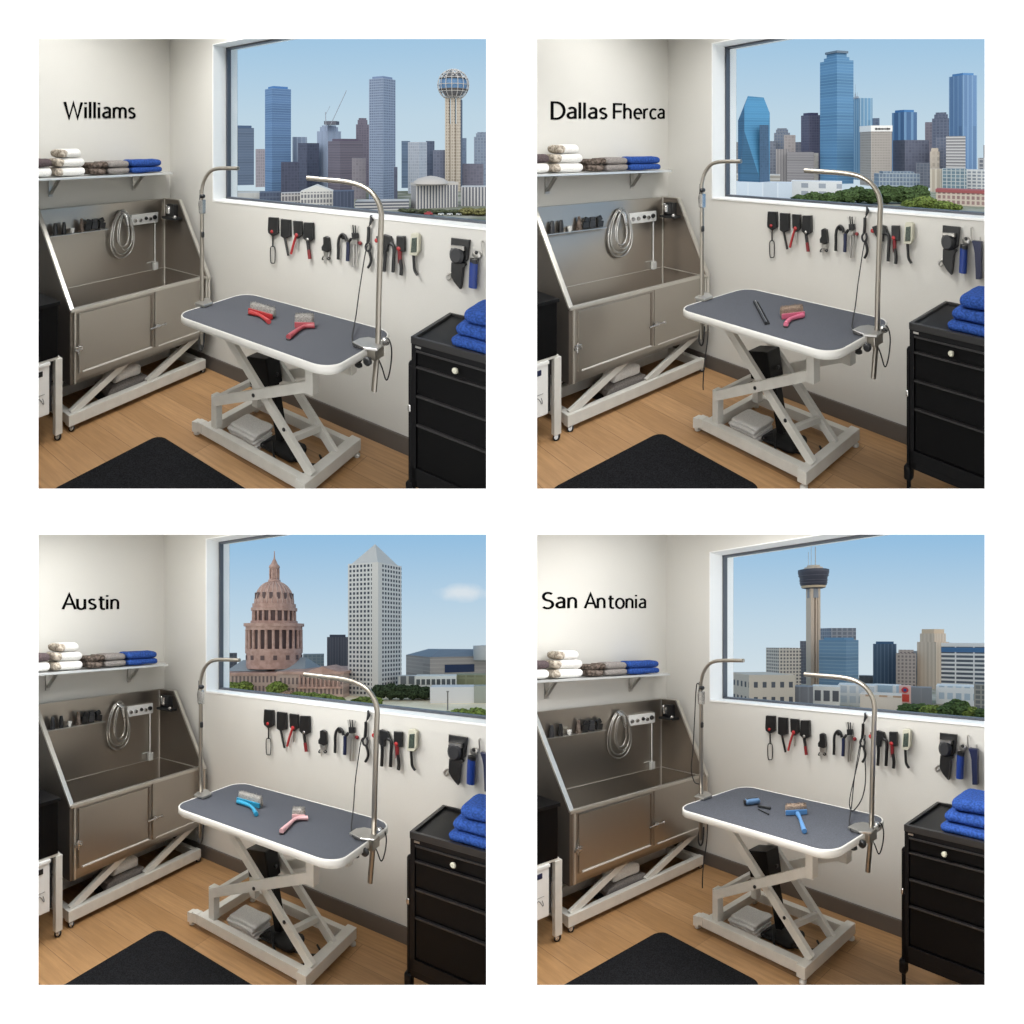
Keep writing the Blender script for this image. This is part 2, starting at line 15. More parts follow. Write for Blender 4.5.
TREES = [[(-48.57, 285.71, 3.81, 1.9, 0, ''), (-41.1, 283.46, 3.78, 2.13, 0, ''), (-33.75, 281.25, 3.75, 2.11, 0, ''), (-26.98, 279.07, 3.26, 2.33, 0, ''), (-20.31, 276.92, 4.15, 3.23, 1, ''), (-14.2, 274.81, 4.12, 3.21, 1, ''), (-52.74, 290.32, 2.42, 1.69, 0, '')], [(160.0, 333.33, 4.44, 5.0, 2, ''), (166.24, 330.28, 4.95, 6.61, 2, ''), (172.91, 327.27, 5.45, 6.55, 2, ''), (185.56, 333.33, 5.56, 7.78, 2, ''), (195.85, 339.62, 5.66, 9.06, 2, ''), (199.44, 333.33, 6.11, 8.33, 2, ''), (208.33, 333.33, 6.11, 10.0, 2, ''), (217.22, 333.33, 6.67, 9.44, 2, ''), (225.56, 333.33, 5.56, 10.0, 2, ''), (206.5, 300.0, 5.5, 6.5, 3, ''), (203.39, 305.08, 4.58, 4.58, 3, ''), (211.48, 295.08, 4.92, 4.92, 3, ''), (217.38, 295.08, 3.44, 3.44, 3, '')], [(-140.0, 300.0, 5.5, 7.0, 3, ''), (-134.0, 300.0, 4.5, 7.5, 3, ''), (-113.71, 290.32, 4.84, 8.23, 3, ''), (-105.0, 281.25, 3.75, 4.69, 4, ''), (-94.93, 268.66, 4.03, 5.37, 3, ''), (-86.96, 260.87, 4.35, 5.65, 3, ''), (-78.59, 253.52, 4.65, 5.92, 3, ''), (-72.5, 250.0, 3.33, 5.0, 3, ''), (-62.86, 285.71, 3.81, 7.14, 5, ''), (-57.62, 285.71, 4.29, 7.62, 5, ''), (-52.38, 285.71, 4.29, 7.14, 5, ''), (-47.14, 285.71, 4.29, 7.14, 5, ''), (-41.43, 285.71, 3.81, 6.19, 5, ''), (-64.35, 260.87, 4.78, 3.91, 3, ''), (-59.57, 260.87, 3.48, 3.91, 3, ''), (-22.07, 206.9, 3.1, 4.14, 3, ''), (-16.85, 202.25, 4.04, 5.73, 3, ''), (-11.67, 200.0, 4.0, 6.0, 3, '')], [(150.38, 227.85, 3.42, 4.56, 2, ''), (153.0, 225.0, 3.75, 4.88, 2, ''), (154.02, 219.51, 3.66, 5.12, 3, ''), (156.14, 216.87, 3.25, 5.06, 2, ''), (160.84, 216.87, 3.98, 7.23, 2, ''), (163.21, 214.29, 3.21, 5.0, 3, ''), (165.53, 211.76, 3.18, 4.59, 2, '')]]

random.seed(7)
C = bpy.context.scene.collection
TAG = ['top left room', 'top right room', 'bottom left room', 'bottom right room']
YF = 1.95            # distance of the display wall
EYE = 1.6

# ------------------------------------------------------------------ materials
def lin(c):
    return tuple([((x/255)/12.92 if x/255 <= .04045 else (((x/255)+.055)/1.055)**2.4) for x in c]) + (1,)
MATS = {}
def mat(name, col, rough=.5, metal=0., bump=0., scale=60., spec=.5, var=0., col2=None, bdist=.002):
    if name in MATS: return MATS[name]
    m = bpy.data.materials.new(name); m.use_nodes = True
    nt = m.node_tree; b = nt.nodes['Principled BSDF']
    b.inputs['Base Color'].default_value = lin(col)
    b.inputs['Roughness'].default_value = rough; b.inputs['Metallic'].default_value = metal
    b.inputs['Specular IOR Level'].default_value = spec
    at = nt.nodes.new('ShaderNodeAttribute'); at.attribute_name = 'rest'
    if var or bump or col2:
        n = nt.nodes.new('ShaderNodeTexNoise'); n.inputs['Scale'].default_value = scale; n.inputs['Detail'].default_value = 3
        nt.links.new(at.outputs['Vector'], n.inputs['Vector'])
        if col2 or var:
            r = nt.nodes.new('ShaderNodeValToRGB')
            c2 = col2 or tuple(max(0, x*(1-var)) for x in col)
            r.color_ramp.elements[0].color = lin(c2); r.color_ramp.elements[1].color = lin(col)
            r.color_ramp.elements[0].position = .38; r.color_ramp.elements[1].position = .62
            nt.links.new(n.outputs['Fac'], r.inputs['Fac']); nt.links.new(r.outputs['Color'], b.inputs['Base Color'])
        if bump:
            bp = nt.nodes.new('ShaderNodeBump'); bp.inputs['Strength'].default_value = bump; bp.inputs['Distance'].default_value = bdist
            nt.links.new(n.outputs['Fac'], bp.inputs['Height']); nt.links.new(bp.outputs['Normal'], b.inputs['Normal'])
    MATS[name] = m
    return m
mat('wall_paint', (208,206,200), .85, bump=.15, scale=180, var=.012)
mat('gallery_white', (255,255,255), .95, spec=.1)
mat('reveal_white', (240,240,238), .6)
mat('window_frame', (84,88,96), .45, .3)
mat('baseboard', (94,87,81), .6)
mat('stainless', (178,172,164), .3, .92, bump=.06, scale=40)
mat('tub_dark_reflection', (98,92,86), .5, .4)
mat('stainless_inner', (136,127,118), .36, .85, bump=.05, scale=30)
mat('tub_trim', (206,202,194), .35, .75)
mat('steel', (190,188,184), .28, .9)
mat('pole_steel', (160,154,144), .3, .85)
mat('chrome', (190,189,187), .22, .9)
mat('white_metal', (212,210,203), .42, var=.03, scale=14)
mat('table_rim', (208,206,200), .4)
mat('table_rubber', (76,79,88), .75, bump=.25, scale=300, var=.3)
mat('black_metal', (12,12,14), .45, spec=.14)
mat('drawer_black', (7,7,8), .5, spec=.1)
mat('edge_black', (38,37,37), .4, spec=.3)
mat('black_plastic', (22,23,25), .45)
mat('charcoal_plastic', (44,45,48), .5)
mat('rubber_black', (16,16,17), .7)
mat('floor_mat', (34,35,38), .95, bump=.5, scale=200, col2=(14,14,16), spec=.08)
mat('red_plastic', (172,44,46), .45); mat('pink_red', (164,66,74), .45); mat('dark_red', (122,28,34), .45)
mat('pink_plastic', (196,96,122), .4); mat('pale_pink', (204,160,162), .45)
mat('teal_plastic', (44,140,176), .4); mat('sky_plastic', (84,134,186), .4); mat('blue_plastic', (26,56,130), .4)
mat('navy_plastic', (26,34,66), .45); mat('steel_blue_plastic', (86,116,150), .4)
mat('green_plastic', (76,88,78), .5, col2=(44,56,50), scale=160); mat('beige_plastic', (196,194,176), .5)
mat('bristle_grey', (176,172,166), .95, bump=1., scale=260, col2=(124,121,117), bdist=.006)
mat('bristle_brown', (166,146,128), .95, bump=1., scale=260, col2=(118,100,86), bdist=.006)
mat('towel_white', (232,230,226), .95, bump=.8, scale=150, var=.06, spec=.1, bdist=.004)
mat('towel_grey', (146,140,136), .95, bump=.8, scale=150, var=.14, spec=.1, bdist=.004)
mat('towel_plum', (98,86,88), .95, bump=.8, scale=150, var=.2, spec=.1, bdist=.004)
mat('towel_taupe', (118,106,98), .95, bump=.9, scale=60, col2=(62,54,48), spec=.1, bdist=.004)
mat('towel_trim', (200,190,176), .95, bump=.9, scale=70, col2=(142,132,120), spec=.1, bdist=.004)
mat('towel_blue', (52,86,162), .95, bump=.9, scale=110, var=.25, spec=.1, bdist=.004)
mat('shelf_white', (214,216,216), .3, .5)
mat('white_plastic', (226,226,224), .4); mat('label_blue', (60,80,120), .5); mat('clear_plastic', (200,200,196), .25)
mat('brown_felt', (70,58,40), .9)
mat('lettering', (3,3,4), .8, spec=.05)
mat('drawn_mark', (120,122,124), .7)
# planks along u
def floor_material():
    m = bpy.data.materials.new('oak_planks'); m.use_nodes = True; nt = m.node_tree; b = nt.nodes['Principled BSDF']
    N = nt.nodes.new; L = nt.links.new
    at = N('ShaderNodeAttribute'); at.attribute_name = 'rest'
    br = N('ShaderNodeTexBrick'); br.offset = .37
    br.inputs['Scale'].default_value = 1; br.inputs['Brick Width'].default_value = 1.9; br.inputs['Row Height'].default_value = .16
    br.inputs['Mortar Size'].default_value = .0016; br.inputs['Mortar Smooth'].default_value = .3
    br.inputs['Color1'].default_value = lin((182,142,98)); br.inputs['Color2'].default_value = lin((165,126,83)); br.inputs['Mortar'].default_value = lin((122,90,60))
    L(at.outputs['Vector'], br.inputs['Vector'])
    mp = N('ShaderNodeMapping'); mp.inputs['Scale'].default_value = (2.2, 34, 1); L(at.outputs['Vector'], mp.inputs['Vector'])
    no = N('ShaderNodeTexNoise'); no.inputs['Scale'].default_value = 1.6; no.inputs['Detail'].default_value = 7; no.inputs['Roughness'].default_value = .65
    L(mp.outputs['Vector'], no.inputs['Vector'])
    cr = N('ShaderNodeValToRGB'); cr.color_ramp.elements[0].position = .3; cr.color_ramp.elements[0].color = (.62,.58,.54,1)
    cr.color_ramp.elements[1].position = .68; cr.color_ramp.elements[1].color = (1.08,1.08,1.08,1)
    L(no.outputs['Fac'], cr.inputs['Fac'])
    mx = N('ShaderNodeMix'); mx.data_type = 'RGBA'; mx.blend_type = 'MULTIPLY'; mx.inputs['Factor'].default_value = .75
    L(br.outputs['Color'], mx.inputs[6]); L(cr.outputs['Color'], mx.inputs[7]); L(mx.outputs[2], b.inputs['Base Color'])
    b.inputs['Roughness'].default_value = .5
    MATS['oak_planks'] = m
floor_material()
def glass_material():
    m = bpy.data.materials.new('window_glass'); m.use_nodes = True; nt = m.node_tree; nt.nodes.clear()
    o = nt.nodes.new('ShaderNodeOutputMaterial'); t = nt.nodes.new('ShaderNodeBsdfTransparent'); g = nt.nodes.new('ShaderNodeBsdfGlossy')
    g.inputs['Roughness'].default_value = .02; t.inputs['Color'].default_value = (.97,.98,.98,1)
    x = nt.nodes.new('ShaderNodeMixShader'); x.inputs[0].default_value = .0; nt.links.new(t.outputs[0], x.inputs[1]); nt.links.new(g.outputs[0], x.inputs[2])
    nt.links.new(x.outputs[0], o.inputs['Surface']); MATS['window_glass'] = m
glass_material()
def facade(key, glass, frame, gx, gy, fx, fy, rough=.45):
    """window grid: bays gx wide, floors gy high (metres), frame share fx, fy"""
    if key in MATS: return MATS[key]
    def haze_tone(c):  # greys and lightens the colours, painting distance haze into the facades
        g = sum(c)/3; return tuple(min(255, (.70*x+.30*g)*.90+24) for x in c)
    glass, frame = haze_tone(glass), haze_tone(frame)
    m = bpy.data.materials.new('facade'); m.use_nodes = True; nt = m.node_tree; b = nt.nodes['Principled BSDF']
    N = nt.nodes.new; L = nt.links.new
    uv = N('ShaderNodeUVMap'); uv.uv_map = 'UVMap'; sp = N('ShaderNodeSeparateXYZ'); L(uv.outputs[0], sp.inputs[0])
    def mth(op, a, c=None):
        n = N('ShaderNodeMath'); n.operation = op
        for i, q in enumerate((a, c)):
            if q is None: continue
            if isinstance(q, (int, float)): n.inputs[i].default_value = q
            else: L(q, n.inputs[i])
        return n.outputs[0]
    def axis(o, g, f):
        s = mth('DIVIDE', o, g); fr = mth('FRACT', s)
        return mth('LESS_THAN', fr, f), mth('FLOOR', s)
    ax, cx = axis(sp.outputs[0], gx, fx); ay, cy = axis(sp.outputs[1], gy, fy)
    isf = mth('MAXIMUM', ax, ay)
    cb = N('ShaderNodeCombineXYZ'); L(cx, cb.inputs[0]); L(cy, cb.inputs[1])
    wn = N('ShaderNodeTexWhiteNoise'); L(cb.outputs[0], wn.inputs['Vector'])
    sc = mth('ADD', mth('MULTIPLY', wn.outputs[0], .25), .87)
    gm = N('ShaderNodeMix'); gm.data_type = 'RGBA'; gm.blend_type = 'MULTIPLY'; gm.inputs['Factor'].default_value = 1
    gm.inputs[6].default_value = lin(glass); L(sc, gm.inputs[7])
    mx = N('ShaderNodeMix'); mx.data_type = 'RGBA'; L(isf, mx.inputs['Factor']); L(gm.outputs[2], mx.inputs[6]); mx.inputs[7].default_value = lin(frame)
    L(mx.outputs[2], b.inputs['Base Color']); b.inputs['Roughness'].default_value = .6; b.inputs['Specular IOR Level'].default_value = .15
    MATS[key] = m
    return m

# ------------------------------------------------------------------ frames (room coordinates -> world)
class Frame:
    def __init__(s, eu, ev, eh, o): s.u, s.v, s.h, s.o = Vector(eu), Vector(ev), Vector(eh), Vector(o)
    def lin(s, p): return s.u*p[0] + s.v*p[1] + s.h*p[2]
    def pt(s, p): return s.o + s.lin(p)
R = None

def tag(o, label=None, cat=None, group=None, kind=None):
    if label: o['label'] = label
    if cat: o['category'] = cat
    if group: o['group'] = group
    if kind: o['kind'] = kind
    return o
def thing(name, label, cat, origin, group=None):
    o = bpy.data.objects.new(name, None); C.objects.link(o); o.location = R.pt(origin); o.empty_display_size = .05
    o['_o'] = [float(x) for x in origin]
    return tag(o, label, cat, group)

CLIP = []            # planes (normal, distance): what lies beyond them is outside the room's share of the building
def clip_mesh(me, loc, pn, pd):
    if not me.vertices or min((loc+v.co).dot(pn) for v in me.vertices) >= pd: return
    bm = bmesh.new(); bm.from_mesh(me)
    r = bmesh.ops.bisect_plane(bm, geom=bm.verts[:]+bm.edges[:]+bm.faces[:], dist=1e-5, plane_co=Vector(pn)*pd-loc, plane_no=-Vector(pn), clear_outer=True)
    ed = [e for e in r['geom_cut'] if isinstance(e, bmesh.types.BMEdge) and e.is_valid and e.is_boundary]
    if ed: bmesh.ops.holes_fill(bm, edges=ed)
    bm.to_mesh(me); bm.free()
class MB:
    def __init__(s): s.v = []; s.f = []; s.sm = []; s.uv = []
    def add(s, vs, fs, smooth=False, uvs=None):
        b = len(s.v); s.v += [Vector(p) for p in vs]
        for i, f in enumerate(fs):
            s.f.append([b+j for j in f]); s.sm.append(smooth); s.uv.append(uvs[i] if uvs else None)
        return s
    def obox(s, c, ax, half, bev=0.):
        """box at c with axes ax (three vectors), half sizes, chamfered edges"""
        c = Vector(c); ax = [Vector(a).normalized() for a in ax]
        x, y, z = half
        bm = bmesh.new(); bmesh.ops.create_cube(bm, size=2)
        for v in bm.verts: v.co = Vector((v.co.x*x, v.co.y*y, v.co.z*z))
        if bev: bmesh.ops.bevel(bm, geom=bm.edges[:], offset=min(bev, .45*2*min(half)), segments=2, profile=.7, affect='EDGES')
        bm.verts.index_update()
        s.add([c + ax[0]*v.co.x + ax[1]*v.co.y + ax[2]*v.co.z for v in bm.verts], [[v.index for v in f.verts] for f in bm.faces])
        bm.free(); return s
    def box(s, lo, hi, bev=0.):
        c = [(a+b)/2 for a, b in zip(lo, hi)]; h = [abs(b-a)/2 for a, b in zip(lo, hi)]
        return s.obox(c, ((1,0,0),(0,1,0),(0,0,1)), h, bev)
    def bar(s, a, b, w, t, side=(0,1,0), bev=.003):
        """rectangular bar from a to b: w across the plane of `side`, t along `side`"""
        a = Vector(a); b = Vector(b); d = (b-a); sd = Vector(side).normalized(); n = d.cross(sd).normalized(); sd = n.cross(d).normalized()
        return s.obox((a+b)/2, (d, n, sd), (d.length/2, w/2, t/2), bev)
    def tube(s, path, r, n=10, closed=False):
        P = [Vector(p) for p in path]; m = len(P); rr = r if isinstance(r, (list, tuple)) else [r]*m
        up = None; vs = []; 
        for i in range(m):
            if closed: t = (P[(i+1) % m]-P[i-1])
            else: t = (P[min(i+1, m-1)]-P[max(i-1, 0)])
            t.normalize()
            if up is None:
                up = Vector((0,0,1)) if abs(t.z) < .9 else Vector((0,1,0))
            x = t.cross(up).normalized(); up = x.cross(t).normalized()
            for k in range(n):
                a = 2*math.pi*k/n; vs.append(P[i] + (x*math.cos(a) + up*math.sin(a))*rr[i])
        fs = []
        for i in range(m if closed else m-1):
            j = (i+1) % m
            for k in range(n): fs.append((i*n+k, i*n+(k+1) % n, j*n+(k+1) % n, j*n+k))
        s.add(vs, fs, True)
        if not closed:
            s.add(vs[:n], [list(range(n))[::-1]]); s.add(vs[-n:], [list(range(n))])
        return s
    def lathe(s, prof, base, n=20, axis=(0,0,1), cap=True):
        """profile [(radius, distance along axis)]"""
        z = Vector(axis).normalized(); x = (Vector((1,0,0)) if abs(z.x) < .9 else Vector((0,1,0))); x = (x - z*x.dot(z)).normalized(); y = z.cross(x)
        b = Vector(base); vs = []
        for r, d in prof:
            for k in range(n):
                a = 2*math.pi*k/n; vs.append(b + z*d + (x*math.cos(a)+y*math.sin(a))*r)
        fs = [(i*n+k, i*n+(k+1) % n, (i+1)*n+(k+1) % n, (i+1)*n+k) for i in range(len(prof)-1) for k in range(n)]
        s.add(vs, fs, True)
        if cap:
            s.add(vs[:n], [list(range(n))[::-1]]); s.add(vs[-n:], [list(range(n))])
        return s
    def prism(s, pts, o, ax, ay, nz, t, bev=0.):
        """polygon pts (x,y) in the plane o + x ax + y ay, extruded by nz*t; top edge chamfered"""
        o, ax, ay, nz = map(Vector, (o, ax, ay, nz)); n = len(pts)
        cx = sum(p[0] for p in pts)/n; cy = sum(p[1] for p in pts)/n
        lv = [(0, 0.), (1, 0.)] if not bev else [(0, 0.), (1, 0.), (2, bev)]
        rows = [[(p[0], p[1], 0.) for p in pts], [(p[0], p[1], t-bev) for p in pts]]
        if bev:
            q = []
            for p in pts:
                d = math.hypot(p[0]-cx, p[1]-cy) or 1; f = max(0, 1-bev/d); q.append((cx+(p[0]-cx)*f, cy+(p[1]-cy)*f, t))
            rows.append(q)
        vs = [o + ax*p[0] + ay*p[1] + nz*p[2] for row in rows for p in row]
        fs = [list(range(n))[::-1], list(range((len(rows)-1)*n, len(rows)*n))]
        for r in range(len(rows)-1):
            for k in range(n): fs.append((r*n+k, r*n+(k+1) % n, (r+1)*n+(k+1) % n, (r+1)*n+k))
        return s.add(vs, fs)
    def soft(s, lo, hi, r, cuts=7, amp=.0, fr=9., ax=None, o=None):
        """pillowy rounded block, edges of radius r, gently uneven"""
        c = Vector([(a+b)/2 for a, b in zip(lo, hi)]); h = Vector([(b-a)/2 for a, b in zip(lo, hi)])
        bm = bmesh.new(); bmesh.ops.create_cube(bm, size=2); bmesh.ops.subdivide_edges(bm, edges=bm.edges[:], cuts=cuts, use_grid_fill=True)
        rr = [min(r, x*.98) for x in h]; vs = []
        for v in bm.verts:
            # spread the grid so that the rounding gets enough points
            p = Vector([h[i]*math.copysign(abs(v.co[i])**.7, v.co[i]) for i in range(3)])
            inner = Vector([max(-(h[i]-rr[i]), min(h[i]-rr[i], p[i])) for i in range(3)])
            d = Vector([(p[i]-inner[i])/rr[i] for i in range(3)])
            if d.length > 1e-6:
                d.normalize(); q = inner + Vector([d[i]*rr[i] for i in range(3)])
            else: q = p
            q = q + c
            if amp: q += noise.noise_vector(q*fr)*amp
            vs.append(q if ax is None else Vector(o) + Vector(ax[0])*q[0] + Vector(ax[1])*q[1] + Vector(ax[2])*q[2])
        bm.verts.index_update()
        s.add(vs, [[v.index for v in f.verts] for f in bm.faces], True); bm.free(); return s
    def build(s, name, m, parent=None, origin=None, label=None, kind=None, cat=None, group=None, auto=True):
        F = R
        if parent is not None:
            root = parent
            while '_o' not in root.keys(): root = root.parent
            o = Vector(root['_o'])
        else:
            if origin is None:
                origin = [sum(v[i] for v in s.v)/len(s.v) for i in range(2)] + [min(v[2] for v in s.v)]
            o = Vector(origin)
        me = bpy.data.meshes.new(name)
        me.from_pydata([F.lin(v-o) for v in s.v], [], s.f)
        me.polygons.foreach_set('use_smooth', s.sm)
        at = me.attributes.new('rest', 'FLOAT_VECTOR', 'POINT')
        at.data.foreach_set('vector', [x for v in s.v for x in v])
        if any(u is not None for u in s.uv):
            ul = me.uv_layers.new(name='UVMap')
            for p, u in zip(me.polygons, s.uv):
                if u:
                    for li, q in zip(p.loop_indices, u): ul.data[li].uv = q
        if F.u.cross(F.v).dot(F.h) < 0: me.flip_normals()
        me.update()
        for pn, pd in CLIP: clip_mesh(me, F.pt(o), pn, pd)
        mm = m if isinstance(m, bpy.types.Material) else MATS[m]
        me.materials.append(mm)
        ob = bpy.data.objects.new(name, me); C.objects.link(ob)
        if parent is not None: ob.parent = parent
        else:
            ob.location = F.pt(o); ob['_o'] = [float(x) for x in o]
        tag(ob, label, cat, group, kind)
        return ob
def crom(P, n=5, closed=False):
    P = [Vector(p) for p in P]; m = len(P); o = []
    rng = m if closed else m-1
    for i in range(rng):
        g = lambda j: P[j % m] if closed else P[max(0, min(m-1, j))]
        a, b, c, d = g(i-1), g(i), g(i+1), g(i+2)
        for k in range(n):
            t = k/n
            o.append(.5*((2*b) + (c-a)*t + (2*a-5*b+4*c-d)*t*t + (3*b-a-3*c+d)*t**3))
    if not closed: o.append(P[-1])
    return o
def W3(pts, v): return [(p[0], v, p[1]) for p in pts]
U, V, H = (1,0,0), (0,1,0), (0,0,1)

# ------------------------------------------------------------------ room shell
def solve_plane(f, lo=0., hi=12.):
    for _ in range(50):
        m = (lo+hi)/2
        if f(m) > 0: lo = m
        else: hi = m
    return (lo+hi)/2
def ceil_h(u, v, top):
    p = R.pt((u, v, 0)); z = EYE + (.86 if top else -.206)*p.y
    return (z-p.z)/R.h.z
def room_shell(k):
    top = k < 2; left = k % 2 == 0
    sideL = (lambda p: p.x + .828*p.y) if left else (lambda p: p.x - .02)      # > 0 inside
    sideR = (lambda p: -.02 - p.x) if left else (lambda p: .828*p.y - p.x)
    front = lambda p: p.y - (YF+.035)
    vL = solve_plane(lambda v: sideL(R.pt((0, v, 0))))
    uR = solve_plane(lambda u: sideR(R.pt((u, 0, 0))))
    def inplan(x, y):                                            # world x,y -> room u,v on the floor
        a, b = R.u, R.v; d = a.x*b.y - a.y*b.x; X = x-R.o.x; Y = y-R.o.y
        return ((X*b.y - Y*b.x)/d, (a.x*Y - a.y*X)/d)
    y0 = YF+.035
    xl = -.828*y0 if left else .02; xr = -.02 if left else .828*y0
    poly = [(0, 0), (uR, 0), inplan(xr, y0), inplan(xl, y0), (0, vL)]
    # floor
    b = MB(); b.prism(poly, (0,0,-.05), U, V, H, .05); b.build('floor', 'oak_planks', kind='structure')
    # ceiling
    b = MB(); lowc = [(p[0], p[1], ceil_h(p[0], p[1], top)) for p in poly]; n = len(lowc)
    th = .02
    b.add([Vector(q) for q in lowc] + [Vector((q[0], q[1], q[2]+th)) for q in lowc],
          [list(range(n))[::-1], list(range(n, 2*n))] + [(i, (i+1) % n, n+(i+1) % n, n+i) for i in range(n)])
    sv = CLIP[:]; CLIP.clear(); b.build('ceiling', 'wall_paint', kind='structure'); CLIP.extend(sv)
    # tub wall (u = 0)
    def slab(a, c, t, name, m='wall_paint'):
        """vertical wall from plan point a to c, thickness vector t, up to the ceiling"""
        b = MB(); vs = []
        for q in (a, c, (c[0]+t[0], c[1]+t[1]), (a[0]+t[0], a[1]+t[1])): vs.append((q[0], q[1], 0.))
        for q in (a, c, (c[0]+t[0], c[1]+t[1]), (a[0]+t[0], a[1]+t[1])): vs.append((q[0], q[1], ceil_h(q[0], q[1], top)))
        b.add(vs, [(3,2,1,0),(4,5,6,7),(0,1,5,4),(1,2,6,5),(2,3,7,6),(3,0,4,7)]); return b.build(name, m, kind='structure')
    slab((0, 0), (0, vL+.06), (-.1, 0), 'wall_left')
    sv = CLIP[:]; CLIP[:] = [sv[-1]]
    slab((0, vL), inplan(xl, y0), (-.03, .0), 'wall_end')
    slab(inplan(xr, y0), (uR, 0), (.02, .0), 'wall_end')
    CLIP[:] = sv
    # window wall (v = 0) with its opening
    wu0 = [.510, .510, .492, .506][k]; wu1 = min(uR-.04, 2.9); wh0 = 1.246; wh1 = WTOP[k]
    T = -.26
    b = MB()
    def piece(u0, u1, ha, hb):
        vs = []
        for v in (0, T):
            for u in (u0, u1):
                for h in (ha, hb): vs.append((u, v, h if h is not None else ceil_h(u, v, top)))
        b.add(vs, [(0,2,3,1),(4,5,7,6),(0,1,5,4),(2,6,7,3),(1,3,7,5),(0,4,6,2)])
    piece(-.1, wu0, 0, None); piece(wu0, wu1, 0, wh0); piece(wu1, uR, 0, None)
    piece(wu0, wu1, wh1, None)
    b.build('wall_right', 'wall_paint', kind='structure')
    # white lining of the reveal
    b = MB(); e = .004
    b.box((wu0, -.25, wh0), (wu0+.008, e, wh1), .0015); b.box((wu1-.008, -.25, wh0), (wu1, e, wh1)); b.box((wu0, -.25, wh0), (wu1, e, wh0+.012), .0015); b.box((wu0, -.25, wh1-.008), (wu1, e, wh1))
    fr = b.build('window_%d' % (k+1), 'reveal_white', kind='structure')
    g = MB(); a, c = wu0+.008, wu1-.008; z0, z1 = wh0+.012, wh1-.008; w = .014
    for v0, v1 in ((-.168, -.128),):
        g.box((a, v0, z0), (a+w, v1, z1)); g.box((c-w, v0, z0), (c, v1, z1)); g.box((a, v0, z0), (c, v1, z0+w)); g.box((a, v0, z1-w), (c, v1, z1))
    g.build('window_frame', 'window_frame', fr)
    g = MB(); g.box((a+w, -.152, z0+w), (c-w, -.146, z1-w)); g.build('window_pane', 'window_glass', fr)
    # baseboards
    b = MB(); b.box((0.0, 0., 0.), (uR-.01, .014, .094), .003); b.build('baseboard_right', 'baseboard', kind='structure')
    b = MB(); b.box((0., .014, 0.), (.014, vL-.01, .094), .003); b.build('baseboard_left', 'baseboard', kind='structure')

WTOP = [2.412, 2.392, 2.405, 2.385]

